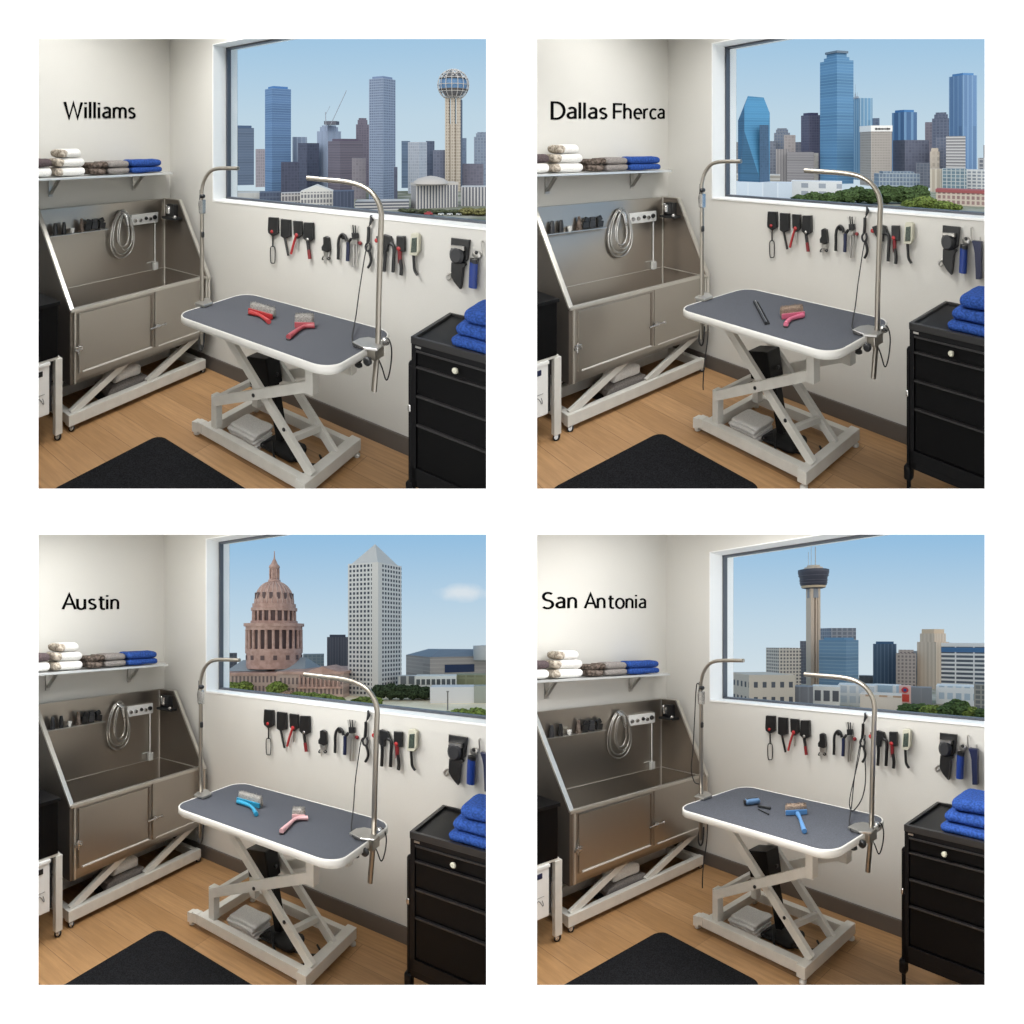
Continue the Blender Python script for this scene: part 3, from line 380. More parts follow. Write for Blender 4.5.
# ------------------------------------------------------------------ furnishings
def caster(parent, u, v, top, r=.022, name='caster', frame='chrome'):
    b = MB(); b.lathe([(.0,-.011),(r*.8,-.011),(r,-.007),(r,.007),(r*.8,.011),(.0,.011)], (u, v, r), 16, (.8,.6,0), cap=False)
    w = b.build(name, 'rubber_black', parent)
    b = MB(); b.lathe([(r*.45,-.014),(r*.45,.014)], (u, v, r), 12, (.8,.6,0)); b.box((u-.012, v-.012, r*1.9), (u+.012, v+.012, r*2.1)); b.tube([(u,v,r*2.0),(u,v,top)], .007, 8)
    b.bar((u-.011,v-.008,r), (u-.006,v-.004,r*2.05), .02, .003, (.8,.6,0)); b.bar((u+.011,v+.008,r), (u+.006,v+.004,r*2.05), .02, .003, (.8,.6,0))
    b.build('caster_fork', frame, w)
def tub(k):
    t = thing('dog_wash_tub', 'stainless steel dog wash tub with hinged door on a white base, %s' % TAG[k], 'tub', (.28, .6, 0), 'dog wash tubs')
    v0, v1, u0, u1, hb, hr = .085, 1.095, .02, .51, .27, .70
    b = MB(); b.box((u0, v0, hb), (u0+.02, v1, 1.243), .002); b.build('backsplash', 'stainless', t)
    for nm, v in (('side_panel', v0-.02), ('side_panel', v1-.005)):
        lf = v > .5; ue = u1 if lf else u1+.045; ut = .065 if lf else .22
        b = MB(); b.prism([(u0, hb), (u1, hb), (u1, hr), (ue, hr), (ut, 1.243), (u0, 1.243)], (0, v, 0), U, H, V, .02)
        sp = b.build(nm, 'stainless_inner', t)
        if lf:
            b = MB(); b.prism([(u0, hb), (u1-.004, hb), (u1-.004, hr), (ut, 1.235), (u0, 1.235)], (0, v+.02, 0), U, H, V, .002); b.build('reflection_skin', 'tub_dark_reflection', sp)  # thin skin with the dark reflection put into its colour
        b = MB(); b.bar((ut, v+.01, 1.243), (ue, v+.01, hr), .016, .026, V)
        if not lf: b.bar((u1+.05, v+.01, hr), (u1, v+.01, hr+.004), .016, .026, V)
        b.bar((u0, v+.01, 1.243), (ut, v+.01, 1.243), .008, .022, V)
        b.build('side_trim', 'tub_trim', sp)
    b = MB(); 
    for uu in (u1+.012, u1+.04): b.tube([(uu, v0-.012, hr), (uu, v0-.012, .30)], .009, 8)
    b.build('side_post', 'tub_trim', t)
    b = MB(); b.box((u0+.02, v0, hb), (u1, v1-.005, hb+.02)); b.box((u1-.018, v0, hb), (u1, v1, hr-.005), .001)
    b.box((u0+.02, v0, .46), (u1-.018, v1-.005, .475)); b.build('basin', 'stainless', t)
    b = MB(); b.bar((u1-.002, v0-.02, hr), (u1-.002, v1+.015, hr), .022, .026, U, .005); b.build('front_rim', 'tub_trim', t)
    b = MB(); b.tube([(u0+.024, v0, .70), (u0+.024, v1, .70)], .0035, 6); b.tube([(u0+.03, v0+.003, .70), (u1-.02, v0+.003, .70)], .0035, 6); b.tube([(u0+.026, v0+.004, .48), (u0+.026, v0+.004, 1.24)], .005, 6); b.build('weld_seam', 'tub_trim', t)
    # hinged door and fixed front panel
    d = MB(); d.box((u1, .548, .328), (u1+.012, 1.06, .676), .003); door = d.build('door', 'stainless', t)
    e = MB(); e.bar((u1+.014, 1.04, .333), (u1+.014, .55, .333), .009, .006, U, .001); e.build('door_bottom_trim', 'table_rim', door)
    e = MB(); e.bar((u1+.014, .552, .333), (u1+.014, .552, .68), .014, .006, U, .001); e.build('door_edge', 'stainless_inner', door)
    e = MB(); e.bar((u1+.004, .553, .34), (u1+.004, .553, .675), .004, .02, V, 0); e.bar((u1+.005, .56, .341), (u1+.005, 1.05, .341), .005, .024, H, 0); e.build('door_gasket', 'black_plastic', door)
    e = MB(); e.box((u1+.01, 1.045, .46), (u1+.022, 1.09, .476), .003); e.tube([(u1+.02, 1.07, .445), (u1+.024, 1.07, .50)], .006, 8); e.tube([(u1+.025, 1.09, .487), (u1+.025, 1.05, .487)], .004, 8); e.build('hinge', 'chrome', door)
    e = MB(); e.tube([(u1+.026, .575, .458), (u1+.03, .50, .464), (u1+.026, .455, .462)], .006, 8); e.box((u1+.01, .50, .45), (u1+.028, .53, .476), .003); e.lathe([(.008,0),(.011,.006),(.008,.012)], (u1+.02, .455, .462), 10, U); e.build('latch', 'chrome', door)
    e = MB(); e.box((u1, .11, .318), (u1+.006, .52, .69), .002); pn = e.build('front_panel', 'stainless', t)
    e = MB(); e.bar((u1+.008, .13, .322), (u1+.008, .495, .322), .006, .004, U, 0); e.build('panel_trim', 'table_rim', pn)
    e = MB(); e.bar((u1+.004, 1.083, .27), (u1+.004, 1.083, .69), .008, .01, V, .001); e.build('corner_edge', 'tub_trim', t)
    # base frame with scissor arms
    for uu, nm in ((.49, 'base_rail'), (.12, 'base_rail')):
        b = MB(); b.box((uu-.025, .07, .032), (uu+.022, 1.12, .098), .004); b.build(nm, 'white_metal', t)
    for va_ in (1.075, .075):
        b = MB(); b.box((.145, va_, .035), (.465, va_+.04, .095), .004); b.build('cross_rail', 'white_metal', t)
    for uu in (.475, .135):
        for (a, c) in (((uu, 1.09, .09), (uu, .70, .285)), ((uu, .56, .09), (uu, .10, .285))):
            b = MB(); b.bar(a, c, .042, .03, U); b.build('scissor_arm', 'white_metal', t)
    b = MB(); b.bar((.3, .98, .255), (.3, .2, .255), .03, .05, U); b.box((.06,.12,.255),(.48,1.06,.272)); b.build('lift_frame', 'white_metal', t)
    caster(t, .505, 1.10, .04, .017); caster(t, .49, .08, .04, .02)
    # hose, mixer, tools on the backsplash
    uf = u0+.02
    hs = thing('shower_hose', 'looped chrome shower hose hanging on the tub backsplash, %s' % TAG[k], 'hose', (uf+.03, .48, 1.0), 'shower hoses')
    for i, (dv, hh, lo, rr) in enumerate(((.0, 1.19, .84, .105), (.012, 1.18, .87, .085), (-.02, 1.175, .90, .06), (.03, 1.16, .93, .05))):
        P = []
        for j in range(24):
            a = 2*math.pi*j/24; cy = (hh+lo)/2; P.append((uf+.018+.012*i, .475+dv*.6+rr*.92*math.cos(a)*(1.0-.25*math.sin(a)), cy+(hh-lo)/2*math.sin(a)))
        b = MB(); b.tube(P, .0065, 8, closed=True); b.build('hose_loop', 'steel', hs)
    b = MB(); b.lathe([(.03,0),(.034,.01),(.02,.03)], (uf, .47, 1.155), 14, U); b.tube([(uf+.03,.50,1.18),(uf+.055,.47,1.15),(uf+.05,.45,1.07)], [.012,.02,.012], 10); b.build('hand_sprayer', 'chrome', hs)
    mx = thing('mixer_panel', 'white mixer tap panel with two dark knobs on the tub backsplash, %s' % TAG[k], 'tap panel', (uf, .27, 1.07), 'mixer panels')
    b = MB(); b.box((uf, .16, 1.065), (uf+.02, .40, 1.145), .008); b.build('panel', 'white_plastic', mx)
    for v, r in ((.275, .013), (.195, .017)):
        b = MB(); b.lathe([(r,0),(r*1.05,.008),(r*.7,.018)], (uf+.02, v, 1.108), 12, U); b.build('knob', 'black_plastic', mx)
    for v in (.37, .325, .235):
        b = MB(); b.lathe([(.016,0),(.012,.012)], (uf+.02, v, 1.10), 12, U); b.build('knob', 'chrome', mx)
    b = MB(); b.tube([(uf+.012, .185, 1.07), (uf+.012, .185, .76)], .0045, 8); b.build('drop_pipe', 'white_plastic', mx)
    b = MB(); b.box((uf+.003, .165, .70), (uf+.03, .205, .76), .006); b.tube([(uf+.015,.26,.765),(uf+.015,.19,.768)], .003, 6); b.build('valve', 'clear_plastic', mx)
    # accessory rail
    rk = thing('tool_rail', 'steel rail on the tub backsplash holding small bottles, %s' % TAG[k], 'rail', (uf, .82, 1.06), 'tool rails')
    b = MB(); b.box((uf, .60, 1.062), (uf+.045, 1.03, 1.070), .002); b.build('rail', 'steel', rk)
    rng = random.Random(5)
    items = [(.985,'charcoal_plastic','spray_nozzle','upright grey spray nozzle at the left end of the tub rail'),(.925,'black_plastic','black_bottle','upright black bottle second from the left on the tub rail'),
             (.865,'clear_plastic','small_cup','small clear cup on the tub rail'),(.80,'towel_taupe','tapered_bottle','tapered taupe bottle in the middle of the tub rail'),
             (.755,'black_plastic','clipper_head','black clipper head beside the tapered bottle on the tub rail'),(.705,'charcoal_plastic','clipper_head','dark grey clipper head, middle of the three on the tub rail'),(.645,'black_plastic','clipper_head','black clipper head at the right end of the tub rail')]
    for i, (v, m, nm, lb) in enumerate(items):
        z = 1.0705; b = MB(); u = uf+.022
        if i < 2:
            b.lathe([(.015,0),(.016,.01),(.014,.055),(.011,.07),(.009,.08)], (u, v, z), 12)
        elif i == 2: b.lathe([(.010,0),(.016,.03),(.014,.034)], (u, v, z), 12)
        elif i == 3: b.lathe([(.02,0),(.018,.02),(.010,.075),(.008,.09)], (u, v, z), 12)
        else:
            b.obox((u, v, z+.027), (U, (0,1,.15), (0,-.15,1)), (.014, .022, .022), .006); b.obox((u, v-.012+.008*(i-4), z+.062), (U, (0,1,.5*(5-i)), (0,.5*(i-5),1)), (.011, .018, .016), .005)
        o = b.build(nm, m, None, (u, v, z), label=lb+', '+TAG[k], cat='bottle' if i < 4 else 'clipper head', group='items on the tub rails')
    # cup holder on the right side panel
    ch = thing('soap_dispenser', 'black soap dispenser tray with chrome cup on the tub side panel, %s' % TAG[k], 'dispenser', (.2, v0+.02, 1.1), 'soap dispensers')
    b = MB(); b.box((.09, v0, 1.095), (.26, v0+.07, 1.115), .008); b.build('tray', 'black_plastic', ch)
    b = MB(); b.box((.11, v0, 1.115), (.21, v0+.045, 1.21), .008); b.build('body', 'black_plastic', ch)
    b = MB(); b.lathe([(.02,0),(.024,.03),(.022,.055)], (.15, v0+.045, 1.14), 12); b.lathe([(.012,0),(.014,.012),(.008,.02)], (.13, v0+.05, 1.185), 10); b.lathe([(.012,0),(.014,.012),(.008,.02)], (.245, v0+.06, 1.112), 10); b.build('cup', 'chrome', ch)

def folded(parent, lo, hi, n, m, r=None, amp=.004):
    """one folded towel: n fold layers between lo and hi, as one mesh, each layer rounded"""
    b = MB(); dh = (hi[2]-lo[2])/n
    for i in range(n):
        e = .004*((i*37) % 3-1)
        b.soft((lo[0]+abs(e), lo[1]+abs(e), lo[2]+dh*i-(.002 if i else 0)), (hi[0]-abs(e), hi[1]-abs(e), lo[2]+dh*(i+1)), r or dh*.55, 8, amp, 14)
    return b
def shelf(k):
    s = thing('towel_shelf', 'thin white wall shelf on two steel brackets above the tub, %s' % TAG[k], 'shelf', (.1, .6, 1.44), 'towel shelves')
    b = MB(); b.box((.0, .165, 1.444), (.25, 1.42, 1.458), .003); b.box((.0,.06,1.444),(.09,.17,1.456),.002); b.build('board', 'shelf_white', s)
    for v in (.99, .345):
        b = MB(); b.box((.0, v-.014, 1.32), (.01, v+.014, 1.444), .002); b.box((.0, v-.014, 1.434), (.17, v+.014, 1.444), .002); b.bar((.012, v, 1.34), (.12, v, 1.437), .014, .022, V); b.build('bracket', 'steel', s)
    z = 1.463; g = 'folded towels on the towel shelves'
    def one(v0, v1, h0, h1, m, label, n=1, u0=.05, u1=.21):
        b = folded(None, (u0, v0, h0), (u1, v1, h1), n, m)
        return b.build('folded_towel', m, None, label=label+', '+TAG[k], cat='towel', group=g)
    one(1.06, 1.30, z, z+.058, 'towel_white', 'lower white towel at the left end of the shelf')
    one(1.06, 1.30, z+.059, z+.115, 'towel_plum', 'dark plum towel lying on white, left end of shelf')
    for i, w in enumerate(('bottom', 'middle', 'top')):
        e = .004*i+(.02 if i == 2 else 0)
        o = one(.835+e, 1.045-e, z+.0585*i, z+.0585*(i+1)-.001, 'towel_white', '%s towel of the white stack of three on the shelf' % w)
        b = MB(); b.soft((.055, .995-e, z+.0585*i+.003), (.214, 1.048-e, z+.0585*(i+1)-.004), .022, 7, .005, 30)
        o2 = b; me = o2.build('patterned_end', 'towel_trim', o)
    o = one(.685, .815, z, z+.045, 'towel_taupe', 'lower patterned taupe towel beside the white stack')
    b = MB(); 
    P = [(.215-.0, .70+.03, z+.068)]
    b.soft((.06, .69, z+.045), (.20, .81, z+.082), .018, 7, .004, 25); b.lathe([(.008,0),(.019,.004),(.021,.06),(.019,.14),(.006,.15)], (.07, .705, z+.068), 14, (1,0,0))
    b.build('rolled_towel', 'towel_taupe', None, label='rolled taupe towel on the patterned one, on the shelf, '+TAG[k], cat='towel', group=g)
    one(.50, .68, z, z+.043, 'towel_grey', 'lower grey towel of the pair in the middle of the shelf')
    one(.505, .685, z+.044, z+.092, 'towel_grey', 'upper grey towel of the pair in the middle of the shelf')
    one(.22, .495, z, z+.043, 'towel_blue', 'lower bright blue towel at the right end of the shelf')
    one(.225, .50, z+.044, z+.097, 'towel_blue', 'upper bright blue towel at the right end of the shelf')

def table(k):
    dt = TABLE[k]
    a0, a1, b0, b1, ht = dt['u0'], dt['u1'], dt['v0'], dt['v1'], dt['ht']; fu = dt['fu']; hh0 = ht-.75
    t = thing('grooming_table', 'grey topped white grooming table on a scissor lift base, %s' % TAG[k], 'table', ((a0+a1)/2, (b0+b1)/2, 0), 'grooming tables')
    def rr(a0, a1, b0, b1, r, n=8):
        P = []
        for cx, cy, s in ((a1-r, b1-r, 0), (a0+r, b1-r, 1), (a0+r, b0+r, 2), (a1-r, b0+r, 3)):
            for i in range(n+1):
                a = math.pi/2*(s+i/n); P.append((cx+r*math.cos(a), cy+r*math.sin(a)))
        return P
    b = MB(); b.prism(rr(a0+.004, a1-.004, b0+.004, b1-.004, .09), (0,0,ht-.036), U, V, H, .034); b.build('tabletop', 'table_rim', t)
    b = MB(); b.prism(rr(a0+.005, a1-.005, b0+.005, b1-.005, .09), (0,0,ht-.0022), U, V, H, .0035); b.build('rubber_surface', 'table_rubber', t)
    # rounded rim profile swept round the edge
    P = rr(a0, a1, b0, b1, .095, 10)
    prof = [(-.006, .001), (-.004, .0035), (.000, .003), (.003, -.002), (.003, -.016), (.003, -.028), (-.003, -.033), (-.016, -.033)]
    n = len(P); vs = []
    for i in range(n):
        d = Vector(P[(i+1) % n])-Vector(P[i-1]); d.normalize(); nx, ny = d.y, -d.x
        for (o, z) in prof: vs.append((P[i][0]+nx*o, P[i][1]+ny*o, ht+z))
    m = len(prof); b = MB(); b.add(vs, [(i*m+j, ((i+1) % n)*m+j, ((i+1) % n)*m+j+1, i*m+j+1) for i in range(n) for j in range(m-1)], True); b.build('edge_rim', 'table_rim', t)
    # underframe
    zu = ht-.06; um = 1.86; W = 'white_metal'
    b = MB(); b.box((1.24, b1-.25, zu-.01), (um+.12, b1-.21, ht-.036), .002); b.box((1.24, b0+.06, zu-.01), (um+.12, b0+.10, ht-.036), .002); b.box((1.3, b0+.06, zu-.01), (1.34, b1-.21, ht-.038), .002); b.box((um-.02, b0+.06, zu-.01), (um+.02, b1-.21, ht-.038), .002); b.build('underframe', W, t)
    dh = dt.get('dh', 0)
    # base frame
    f0, f1, g0, g1 = 1.085+fu, 1.84, .22, .64
    b = MB(); b.box((f0, g1-.03, .03), (f1, g1+.012, .088), .004); b.build('base_rail', W, t, label='long front rail of the base')
    b = MB(); b.box((f0+.05, g0-.02, .03), (f1, g0+.02, .085), .004); b.build('base_rail', W, t, label='long rear rail of the base')
    b = MB(); b.box((1.82, g0-.04, .03), (1.875, g1+.035, .092), .004); b.build('cross_rail', W, t)
    b = MB(); b.box((f0+.05, g0-.02, .03), (f0+.095, g1-.03, .085), .004); b.build('cross_rail', W, t)
    b = MB(); b.prism([(f0-.035, .02), (f0, .02), (f0+.015, .04), (f0+.045, .04), (f0+.045, .09), (f0-.035, .075)], (0, g1-.03, 0), U, H, V, .045); b.build('foot_bracket', W, t)
    for (u, v) in ((f0-.02, g1-.01), (1.86, g0-.02), (1.85, g1+.02), (1.15, g0)):
        b = MB(); b.lathe([(.016,0),(.019,.003),(.019,.014),(.010,.02),(.007,.034)], (u, v, 0), 12); b.build('levelling_foot', 'table_rim', t)
    # scissor arms
    v = .60
    b = MB(); b.bar((1.20, v, ht-.06), (1.86, v, .095), .046, .026, V); b.build('scissor_arm', W, t)
    b = MB(); b.bar((1.205+fu*.5, v+.028, .235), (1.865, v+.028, .525+hh0), .05, .024, V); b.build('scissor_arm', W, t)
    b = MB(); b.box((1.190+fu*.5, v-.012, .085), (1.232+fu*.5, v+.034, .268), .003); b.build('post', W, t)
    b = MB(); b.box((1.85, v-.01, .49+hh0), (1.895, v+.042, ht-.06), .004); b.build('arm_block', W, t)
    v = .30
    b = MB(); b.bar((1.18, .36, ht-.06), (1.835, .36, .075), .044, .026, V); b.build('scissor_arm', W, t)
    b = MB(); b.bar((1.21, v-.028, .235), (1.865, v-.028, .515), .052, .024, V); b.build('scissor_arm', W, t)
    b = MB(); b.box((1.200, v-.034, .085), (1.245, v+.012, .272), .003); b.build('post', W, t)
    b = MB(); b.box((1.845, v-.045, .475), (1.895, v+.01, ht-.06), .004); b.build('arm_block', W, t)
    b = MB(); b.bar((1.735, .37, .175), (1.735, .59, .215), .03, .03, H); b.build('arm_crossbar', W, t)
    b = MB(); b.bar((1.225, .31, .25), (1.225, .60, .25), .03, .03, H); b.build('arm_crossbar', W, t)
    for u, h in ((1.52, .375), (1.70, .30)):
        b = MB(); b.lathe([(.009,0),(.010,.004),(.006,.008)], (u, .641 if u < 1.6 else .613, h if u < 1.6 else .255), 10, V); b.build('bolt', 'black_plastic', t)
    # lift motor
    b = MB(); b.obox((1.425, .45, .42), ((1,0,.18),(0,1,0),(-.18,0,1)), (.074, .055, .076), .008); mo = b.build('motor_box', 'black_metal', t)
    b = MB(); b.lathe([(.010,0),(.012,.008),(.006,.014)], (1.515, .455, .42), 10, U); b.build('motor_knob', 'black_plastic', mo)
    b = MB(); b.bar((1.47, .43, .36), (1.535, .43, .065), .045, .05, V); b.build('lift_cylinder', 'black_metal', t)
    b = MB(); b.soft((1.44,.35,.001),(1.66,.50,.05),.03,5,.008,20); b.build('motor_base', 'rubber_black', t)
    for P in ([(1.50,.46,.05),(1.60,.56,.04),(1.72,.54,.012),(1.80,.42,.012),(1.72,.34,.012)], [(1.52,.50,.09),(1.47,.53,.05),(1.55,.50,.03),(1.70,.45,.012),(1.82,.36,.012)]):
        b = MB(); b.tube(crom(P, 6), .006, 6); b.build('motor_cable', 'rubber_black', t)
    # clamps and grooming arms are things of their own
    a = thing('leash_stand', 'curved steel grooming arm clamped to the near right table end, %s' % TAG[k], 'stand', (2.15, .5, .76), 'leash stands on the right')
    du = dt['arm']; ah = dt['armh']; ARM = [(q0_, q1_+ah) for q0_, q1_ in [(2.135+du,.545),(2.155+du,.781),(2.158+du,.94),(2.172+du,1.345),(2.163+du,1.39),(2.135+du,1.432),(2.10+du,1.458),(2.05+du,1.476),(1.974+du,1.486),(1.866+du,1.490),(1.759+du-dt['reach'],1.494)]]
    va = .5
    b = MB(); b.tube([(p[0], va, p[1]) for p in [(2.135+du,.545+ah),(2.155+du,.781+ah),(2.158+du,.94+ah),(2.168+du,1.25+ah)]] + [tuple(q) for q in crom([(p[0], va, p[1]) for p in ARM[3:]], 4)], .0125, 12); b.build('pole', 'pole_steel', a)
    b = MB(); b.prism([(2.06+du,.565),(2.06+du,.50),(2.085+du,.462),(2.13+du,.455),(2.175+du,.50),(2.185+du,.56),(2.13+du,.585)], (0,0,ht+.005), U, V, H, .010, .002); b.build('clamp_plate', 'steel', a)
    b = MB(); b.box((2.12+du, .485, ht-.042), (2.178+du, .565, ht+.004), .005); b.build('clamp_block', 'pole_steel', a)
    b = MB(); b.tube([(2.16+du,.575,ht-.03),(2.165+du,.60,ht-.03)], .006, 8); b.lathe([(.012,0),(.019,.004),(.019,.016),(.012,.02)], (2.165+du, .60, ht-.03), 12, V); b.build('clamp_knob', 'black_plastic', a)
    b = MB(); b.lathe([(.010,0),(.017,.004),(.017,.014),(.010,.02)], (2.10+du, .575, ht-.085), 12, H); b.tube([(2.10+du,.575,ht-.07),(2.11+du,.56,ht-.045)], .005, 8); b.build('clamp_screw', 'black_plastic', a)
    b = MB(); b.lathe([(.010,0),(.017,.006),(.017,.02),(.010,.026)], (2.135+du, .405, ht-.004), 12, (.6,.8,0)); b.build('clamp_knob', 'chrome', a)
    b = MB(); b.soft((2.13+du,.385,ht-.026),(2.155+du,.415,ht-.008),.01,4); b.build('clamp_knob', 'black_plastic', a)
    # tether cord: from the leash down to the clamp, and the slack loop on the right
    tt = thing('tether_cord', 'thin black tether cord dropping to the right table clamp, %s' % TAG[k], 'cord', (2.06, .5, .76), 'tether cords')
    cp = dt['cord']
    b = MB(); b.tube(crom(cp, 6), .0032, 6); b.build('cord', 'rubber_black', tt)
    if k == 3:
        b = MB(); b.tube(crom([(1.84,.04,1.15),(1.853,.10,1.018),(1.90,.28,.85),(1.932,.34,.80),(1.955,.34,.79),(1.983,.30,.85),(1.95,.2,.921),(1.892,.10,1.024),(1.86,.04,1.14)], 6), .0032, 6); b.build('cord', 'rubber_black', tt)
    b = MB(); lp = [(2.135+du,.40,ht+.008),(2.158+du,.40,ht+.0),(2.170+du,.40,ht-.05),(2.162+du,.40,ht-.135),(2.148+du,.41,ht-.185),(2.135+du,.43,ht-.12),(2.14+du,.49,ht-.04)]
    if k > 1: lp = [(p[0], p[1], ht+(p[2]-ht)*.8) for p in lp]
    b.tube(crom(lp, 6), .0032, 6); b.build('slack_loop', 'rubber_black', tt)
    # left arm
    a = thing('leash_stand', 'slim hooked steel grooming arm clamped to the far left table end, %s' % TAG[k], 'stand', (1.10, .62, .76), 'leash stands on the left')
    x = dt['arm1']; vv = .62; q = dt['arm1h']
    b = MB(); b.tube([(x, vv, .52), (x, vv, 1.29+q)], .0125, 10); b.build('lower_pole', 'pole_steel', a)
    b = MB(); e = dt['end1']
    b.tube([(x, vv, 1.28+q)] + [tuple(q) for q in crom([(x-.002,vv,1.37+q),(x,vv,1.40+q),(x+.014,vv,1.445+q),(x+.042,vv,1.485+q),(x+.08,vv,1.513+q),(x+.13,vv,1.526+q),(x+.2,vv,1.530+q),(e,vv,1.532+q)], 4)], .0105, 10); b.build('hooked_pole', 'pole_steel', a)
    b = MB(); b.box((x-.012, vv-.014, 1.265+q), (x+.018, vv+.014, 1.345+q), .006); b.build('height_adjuster', 'chrome', a)
    b = MB(); b.tube([(x-.018,vv,1.27+q),(x-.022,vv,1.32+q),(x-.012,vv,1.36+q),(x-.012,vv,1.40+q)], .006, 8); b.build('adjuster_lever', 'black_plastic', a)
    b = MB(); b.soft((x+.005,vv+.0,1.355+q),(x+.035,vv+.03,1.378+q),.01,4); b.build('adjuster_knob', 'black_plastic', a)
    b = MB(); b.soft((x+.01,vv,1.13+q),(x+.026,vv+.02,1.165+q),.008,4); b.build('pole_clip', 'black_plastic', a)
    b = MB(); b.prism([(x-.035,vv-.04),(x+.0,vv-.06),(x+.07,vv-.02),(x+.075,vv+.05),(x+.0,vv+.055)], (0,0,ht+.0065), U, V, H, .012, .003); b.box((x-.02, vv-.03, ht-.06), (x+.03, vv+.03, ht+.006), .004); b.build('clamp_plate', 'steel', a)
    b = MB(); b.tube(crom([(x-.005,vv+.0,.60),(x-.014,vv+.01,.52),(x+.005,vv+.01,.49),(x+.024,vv+.01,.52),(x+.022,vv,.60)], 5), .005, 8); b.build('clamp_hook', 'charcoal_plastic', a)
    b = MB(); b.lathe([(.008,0),(.012,.004),(.008,.02)], (x+.045, vv, ht-.085), 10, H); b.build('clamp_screw', 'charcoal_plastic', a)
    if k == 3:
        b = MB(); b.tube(crom([(x-.006,vv+.01,1.385+q),(x-.03,vv+.01,1.375+q),(x-.045,vv+.01,1.25),(x-.06,vv+.01,1.05),(x-.075,vv+.01,.93),(x-.05,vv+.01,.86),(x-.01,vv+.01,.85)], 6), .0032, 6)
        tt = b.build('hanging_cord', 'rubber_black', None, label='black cord looping off the left grooming arm, '+TAG[k], cat='cord')
    if k in (1, 3):
        b = MB(); b.tube(crom([(x+.05,vv,.70),(x+.055,vv+.005,.55),(x+.03,vv+.01,.38),(x+.01,vv+.0,.27),(x-.0,vv-.01,.23)], 6), .0035, 6)
        b.build('hanging_cord', 'charcoal_plastic', None, label='dark cord hanging below the left table clamp, '+TAG[k], cat='cord')

def cloths(k):
    # folded towels on the floor under the table
    zz = 0.0
    for i in range(5):
        nm = ('bottom', 'second lowest', 'middle', 'second highest', 'top')[i]
        e = .006*((i*5) % 3)
        b = MB(); b.soft((1.235+e, .395, zz+.001+.0185*i), (1.435+e, .555-e, zz+.0190*(i+1)), .009, 9, .004, 16)
        if i == 4: pass
        b.build('folded_cloth', 'towel_white', None, label='%s folded white cloth of the pile inside the table base, %s' % (nm, TAG[k]), cat='towel', group='cloth piles under the tables')
    # bundle under the tub
    b = MB(); b.soft((.22,.50,.001),(.44,.82,.05),.02,8,.008,10); b.build('floor_tray', 'rubber_black', None, label='black tray on the floor beneath the tub, '+TAG[k], cat='tray')
    b = MB(); b.soft((.25,.52,.052),(.44,.82,.12),.025,9,.014,14); b.build('folded_cloth', 'towel_grey', None, label='lower crumpled grey cloth beneath the tub, '+TAG[k], cat='towel')
    b = MB(); b.soft((.28,.56,.124),(.43,.76,.20),.03,9,.014,14); b.build('folded_cloth', 'towel_white', None, label='upper crumpled pale cloth beneath the tub, '+TAG[k], cat='towel')

